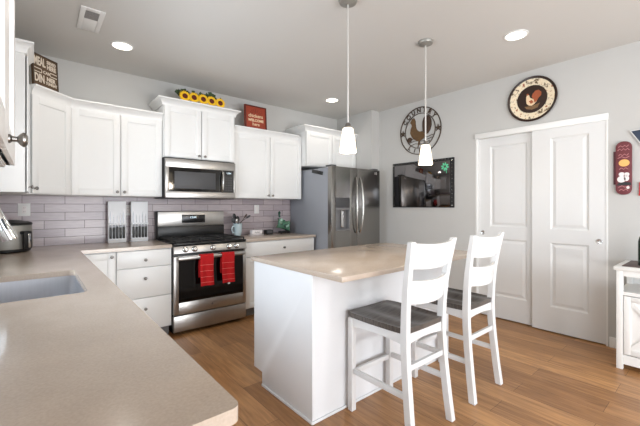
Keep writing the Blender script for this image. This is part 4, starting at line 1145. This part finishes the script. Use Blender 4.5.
# rooster outline
body = [(-0.135, 0.115), (-0.13, 0.135), (-0.118, 0.15), (-0.11, 0.175), (-0.095, 0.158), (-0.085, 0.18), (-0.072, 0.155), (-0.062, 0.13), (-0.06, 0.09), (-0.055, 0.05), (-0.04, 0.015), (-0.01, -0.01), (0.03, -0.012),
        (0.06, 0.0), (0.075, -0.04), (0.06, -0.085), (0.03, -0.115), (0.0, -0.125), (-0.005, -0.165), (0.012, -0.178), (-0.028, -0.178), (-0.022, -0.128), (-0.05, -0.118), (-0.085, -0.098), (-0.115, -0.06), (-0.135, -0.015), (-0.13, 0.035), (-0.112, 0.075), (-0.118, 0.098)]
body = [(x*1.18+0.006, y*1.08) for x, y in body]
b = MB(m); b.prism(body, 0.001, 0.009); obj('rooster_body', b, M['rooster'], t)
tail = [(0.045, -0.012), (0.04, 0.05), (0.042, 0.10), (0.06, 0.145), (0.09, 0.17), (0.125, 0.165), (0.15, 0.135), (0.165, 0.09), (0.165, 0.04), (0.15, -0.01), (0.12, -0.045), (0.085, -0.062), (0.068, -0.035)]
tail = [(x*1.1, y*1.12) for x, y in tail]
b = MB(m); b.prism(tail, 0.002, 0.012); obj('rooster_tail', b, M['rooster_dark'], t)
b = MB(m)
for k, (y_, a_) in enumerate(((-0.10, 0.21), (-0.135, 0.19), (-0.175, 0.155))):
    b.tube([(-a_+0.02*0, y_-0.02, 0.004), (-0.08, y_+0.005, 0.004), (0.06, y_-0.012, 0.004), (a_, y_+0.022, 0.004)], 0.0045, 8)
b.tube([(-0.03, -0.23, 0.004), (-0.02, -0.19, 0.004), (0.0, -0.172, 0.004)], 0.006, 8)
obj('field_lines', b, M['bronze'], t)
b = MB(m); b.ball((-0.165, -0.105, 0.004), 0.042, 0.036, 0.004, 14); obj('hay_bale', b, M['rooster_dark'], t)

# round decorative plate
PY_, PZ_ = 1.357, 2.432
t = thing('decorative_plate', 'round decorative plate with dark rim and orange rooster above the closet doors', 'plate', (XR, PY_, 2.2))
m = WM(PY_, PZ_, 0.001)
b = MB(m); b.lathe([(0, 0), (0.15, 0), (0.235, 0.018), (0.238, 0.024), (0.232, 0.027), (0.212, 0.020), (0.205, 0.017)], 64, cap=False); b.lathe([(0, 0.0105), (0.146, 0.0105), (0.147, 0.008)], 64, cap=False); pr_ = obj('plate_rim', b, M['plate_dark'], t)
b = MB(m); b.lathe([(0.213, 0.0215), (0.145, 0.0112)], 64, cap=False); obj('plate_band', b, M['plate_band'], t, label='cream band with painted flowers')
m = m @ Matrix.Diagonal((0.9, 0.9, 1, 1))
b = MB(m); b.prism([(-0.060, 0.03), (-0.052, 0.055), (-0.04, 0.062), (-0.028, 0.05), (-0.02, 0.02), (0.01, 0.0), (0.05, 0.01), (0.055, -0.03), (0.03, -0.06), (0.0, -0.078), (-0.03, -0.07), (-0.055, -0.045), (-0.06, -0.01)], 0.011, 0.0125)
obj('painted_hen', b, M['cream'], t)
b = MB(m); b.prism([(0.0, 0.025), (0.01, 0.06), (0.04, 0.09), (0.075, 0.09), (0.10, 0.06), (0.098, 0.025), (0.07, -0.005), (0.055, -0.03), (0.03, -0.05), (0.02, -0.01)], 0.0126, 0.014)
b.ball((-0.044, 0.062, 0.013), 0.013, 0.011, 0.002, 10); b.prism([(-0.03, -0.02), (0.0, -0.01), (0.02, -0.04), (-0.01, -0.055)], 0.0127, 0.014)
obj('painted_tail', b, mat('rooster_orange', (156, 80, 46), 0.4, noise=0.3, nscale=30), t)
b = MB(m); b.prism([(-0.08, -0.075), (0.0, -0.082), (0.085, -0.06), (0.06, -0.11), (0.0, -0.125), (-0.055, -0.108)], 0.011, 0.012); obj('painted_ground', b, mat('plate_ground', (120, 92, 62), 0.4, noise=0.4, nscale=60), t)

# maroon plaque
t = thing('wall_plaque', 'tall narrow maroon plaque with painted orange and white shapes, right of the closet', 'plaque', (XR, 0.62, 1.4))
def capsule(x0, x1, y0, y1, r):
    p = []
    for (cx, cy, a0) in ((x1-r, y0+r, -90), (x1-r, y1-r, 0), (x0+r, y1-r, 90), (x0+r, y0+r, 180)):
        for k in range(7): a_ = math.radians(a0+k*15); p.append((cx+r*math.cos(a_), cy+r*math.sin(a_)))
    return p
m = WM(0.616, 1.636)
b = MB(m); b.box(-0.072, 0.03, -0.145, 0.155, 0, 0.012, 0.002); obj('backing_board', b, M['maroon_dark'], t)
b = MB(m); b.prism(capsule(-0.054, 0.056, -0.238, 0.238, 0.05), 0.0125, 0.024, bevel=0.002); fb = obj('front_board', b, M['maroon'], t)
b = MB(m); b.lathe([(0, 0.026), (0.033, 0.026), (0.034, 0.0241)], 24, Matrix.Translation((0.004, 0.045, 0)) @ Matrix.Diagonal((1.1, 0.95, 1, 1))); obj('orange_spot', b, M['orange'], fb)
for (x_, y_, rx, ry) in ((-0.012, -0.055, 0.022, 0.018), (0.022, -0.058, 0.018, 0.018), (-0.014, -0.10, 0.030, 0.030), (0.020, -0.092, 0.018, 0.026), (0.03, -0.175, 0.011, 0.013)):
    b = MB(m); b.lathe([(0, 0.0262), (0.95, 0.0262), (1.0, 0.0241)], 20, Matrix.Translation((x_, y_, 0)) @ Matrix.Diagonal((rx, ry, 1, 1)))
    obj('white_spot', b, M['paint_white'], fb)
b = MB(m); b.prism([(-0.05, -0.155), (0.052, -0.155), (0.05, -0.132), (0.015, -0.125), (-0.03, -0.13)], 0.0241, 0.0255); obj('dark_band', b, M['plastic_black'], fb)
b = MB(m)
for (y_, a_, n_) in ((0.195, 0.035, 5), (0.165, 0.04, 6), (0.118, 0.035, 5), (0.095, -0.04, 3), (-0.005, 0.03, 4), (-0.195, 0.03, 4), (-0.165, -0.035, 3)):
    L_ = abs(a_); b.tube([(-L_+k*2*L_/n_, y_+(0.007 if k % 2 else -0.007), 0.0248) for k in range(n_+1)], 0.0022, 6)
obj('scribbles', b, M['pinkpaint'], fb)
# navy board and red ornament at the right edge
m = WM(0.578, 1.888)
t = thing('license_plate', 'tilted dark blue plate with a pale edge at the right edge of the picture', 'sign', (XR, 0.5, 1.8))
b = MB(m); b.prism([(0.0, 0.075), (0.30, 0.10), (0.30, -0.05), (0.085, -0.075)], 0, 0.010, bevel=0.002); obj('plate_board', b, M['navy'], t)
b = MB(m); b.prism([(0.0, 0.075), (0.30, 0.10), (0.30, 0.094), (0.012, 0.069), (0.092, -0.0738), (0.085, -0.075)], 0.0101, 0.013); obj('plate_edge', b, M['navy_edge'], t)
m = WM(0.50, 1.44) @ Matrix.Rotation(math.radians(12), 4, 'Z')
b = MB(m); b.prism([(-0.028, -0.05), (0.06, -0.06), (0.06, 0.06), (0.0, 0.065)], 0, 0.015, bevel=0.002)
tag(obj('red_ornament', b, M['red_paint']), 'red wall ornament at the right edge, under the tilted blue plate', 'ornament')

# ------------------------------------------------------------ side cabinet at the right edge
KX, KY1, KY0, KZ = 3.575, 0.590, -0.32, 0.815
t = thing('console_cabinet', 'white console cabinet with brown top inset and X-pattern door, right edge', 'cabinet', (3.8, 0.15, 0))
b = MB()
for (x_, y_) in ((KX, KY1-0.04), (KX, KY0), (4.0, KY1-0.04), (4.0, KY0)):
    b = MB(); b.box(x_, x_+0.04, y_, y_+0.04, 0.001, KZ-0.0305, 0.002); obj('leg', b, M['cab'], t)
b = MB(); b.box(KX-0.015, 4.046, KY0-0.015, KY1+0.015, KZ-0.03, KZ, 0.005); obj('tabletop', b, M['cab'], t)
b = MB(); b.box(KX+0.03, 4.02, KY0+0.03, KY1-0.03, KZ+0.0002, KZ+0.006, 0.002); obj('top_inset', b, M['stand_top'], t, label='dark brown inset top')
b = MB(); b.box(KX+0.01, 4.03, KY0+0.005, KY1-0.005, 0.60, 0.618); obj('shelf', b, M['cab'], t); b = MB(); b.box(KX+0.01, 4.03, KY0+0.005, KY1-0.005, 0.07, 0.085)
obj('shelf', b, M['cab'], t)
b = MB(); b.box(4.02, 4.035, KY0+0.005, KY1-0.005, 0.0855, 0.78); b.box(KX+0.041, 3.999, KY1-0.02, KY1-0.008, 0.0855, 0.5995); b.box(KX+0.041, 3.999, KY0+0.008, KY0+0.02, 0.0855, 0.5995)
b.box(KX+0.041, 3.999, KY1-0.025, KY1-0.008, 0.74, 0.784)
b.box(KX+0.004, KX+0.02, KY0+0.041, KY1-0.041, 0.74, 0.784); b.box(KX+0.004, KX+0.02, KY0+0.041, KY1-0.041, 0.045, 0.118); b.box(KX+0.004, KX+0.02, KY0+0.041, KY1-0.041, 0.59, 0.618)
obj('case', b, M['cab'], t)
dw = 0.41
for k in range(2):
    y1 = KY1-0.042-k*(dw+0.004); dm = F(KX+0.022, y1, 0.122, -90)
    b = MB(dm); g = 0.002; hh = 0.464
    b.box(g, dw-g, -0.008, 0, g, hh-g); r_ = 0.045
    b.box(g, r_, -0.019, -0.0081, g, hh-g, 0.0015); b.box(dw-r_, dw-g, -0.019, -0.0081, g, hh-g, 0.0015); b.box(r_, dw-r_, -0.019, -0.0081, g, r_, 0.0015); b.box(r_, dw-r_, -0.019, -0.0081, hh-r_, hh-g, 0.0015)
    b.bar((r_, -0.0125, r_), (dw-r_, -0.0125, hh-r_), 0.006, 0.03, 0.001, up=(0, 1, 0)) if False else None
    for (p, q) in (((r_-0.01, 0, r_-0.01), (dw-r_+0.01, 0, hh-r_+0.01)), ((r_-0.01, 0, hh-r_+0.01), (dw-r_+0.01, 0, r_-0.01))):
        dx_ = q[0]-p[0]; dz = q[2]-p[2]; L_ = math.hypot(dx_, dz); nx, nz = -dz/L_*0.015, dx_/L_*0.015
        b.prism([(p[0]+nx, p[2]+nz), (p[0]-nx, p[2]-nz), (q[0]-nx, q[2]-nz), (q[0]+nx, q[2]+nz)], 0.0081, 0.0165, m=Matrix(((1, 0, 0, 0), (0, 0, -1, 0), (0, 1, 0, 0), (0, 0, 0, 1))))
    d = obj('door', b, M['cab'], t)
    obj('knob', knob(dm, dw-0.025 if k == 0 else 0.025, hh*0.55, 0.019, 0.011), M['nickel'], d)
# dark bottle on it
t = thing('wine_bottle', 'dark green bottle standing on the white console at the right edge', 'bottle', (3.70, 0.465, KZ+0.006))
bx2, by2 = 3.72, 0.442
b = MB(F(bx2, by2, KZ+0.0065)); b.lathe([(0, 0), (0.036, 0), (0.038, 0.006), (0.038, 0.19), (0.030, 0.225), (0.014, 0.25), (0.013, 0.29), (0, 0.29)], 28); bo = obj('bottle_body', b, M['bottle'], t)
b = MB(F(bx2, by2, KZ+0.0065)); b.lathe([(0, 0.2905), (0.0145, 0.2905), (0.0145, 0.31), (0, 0.31)], 20); obj('bottle_cap', b, M['plastic_black'], t)
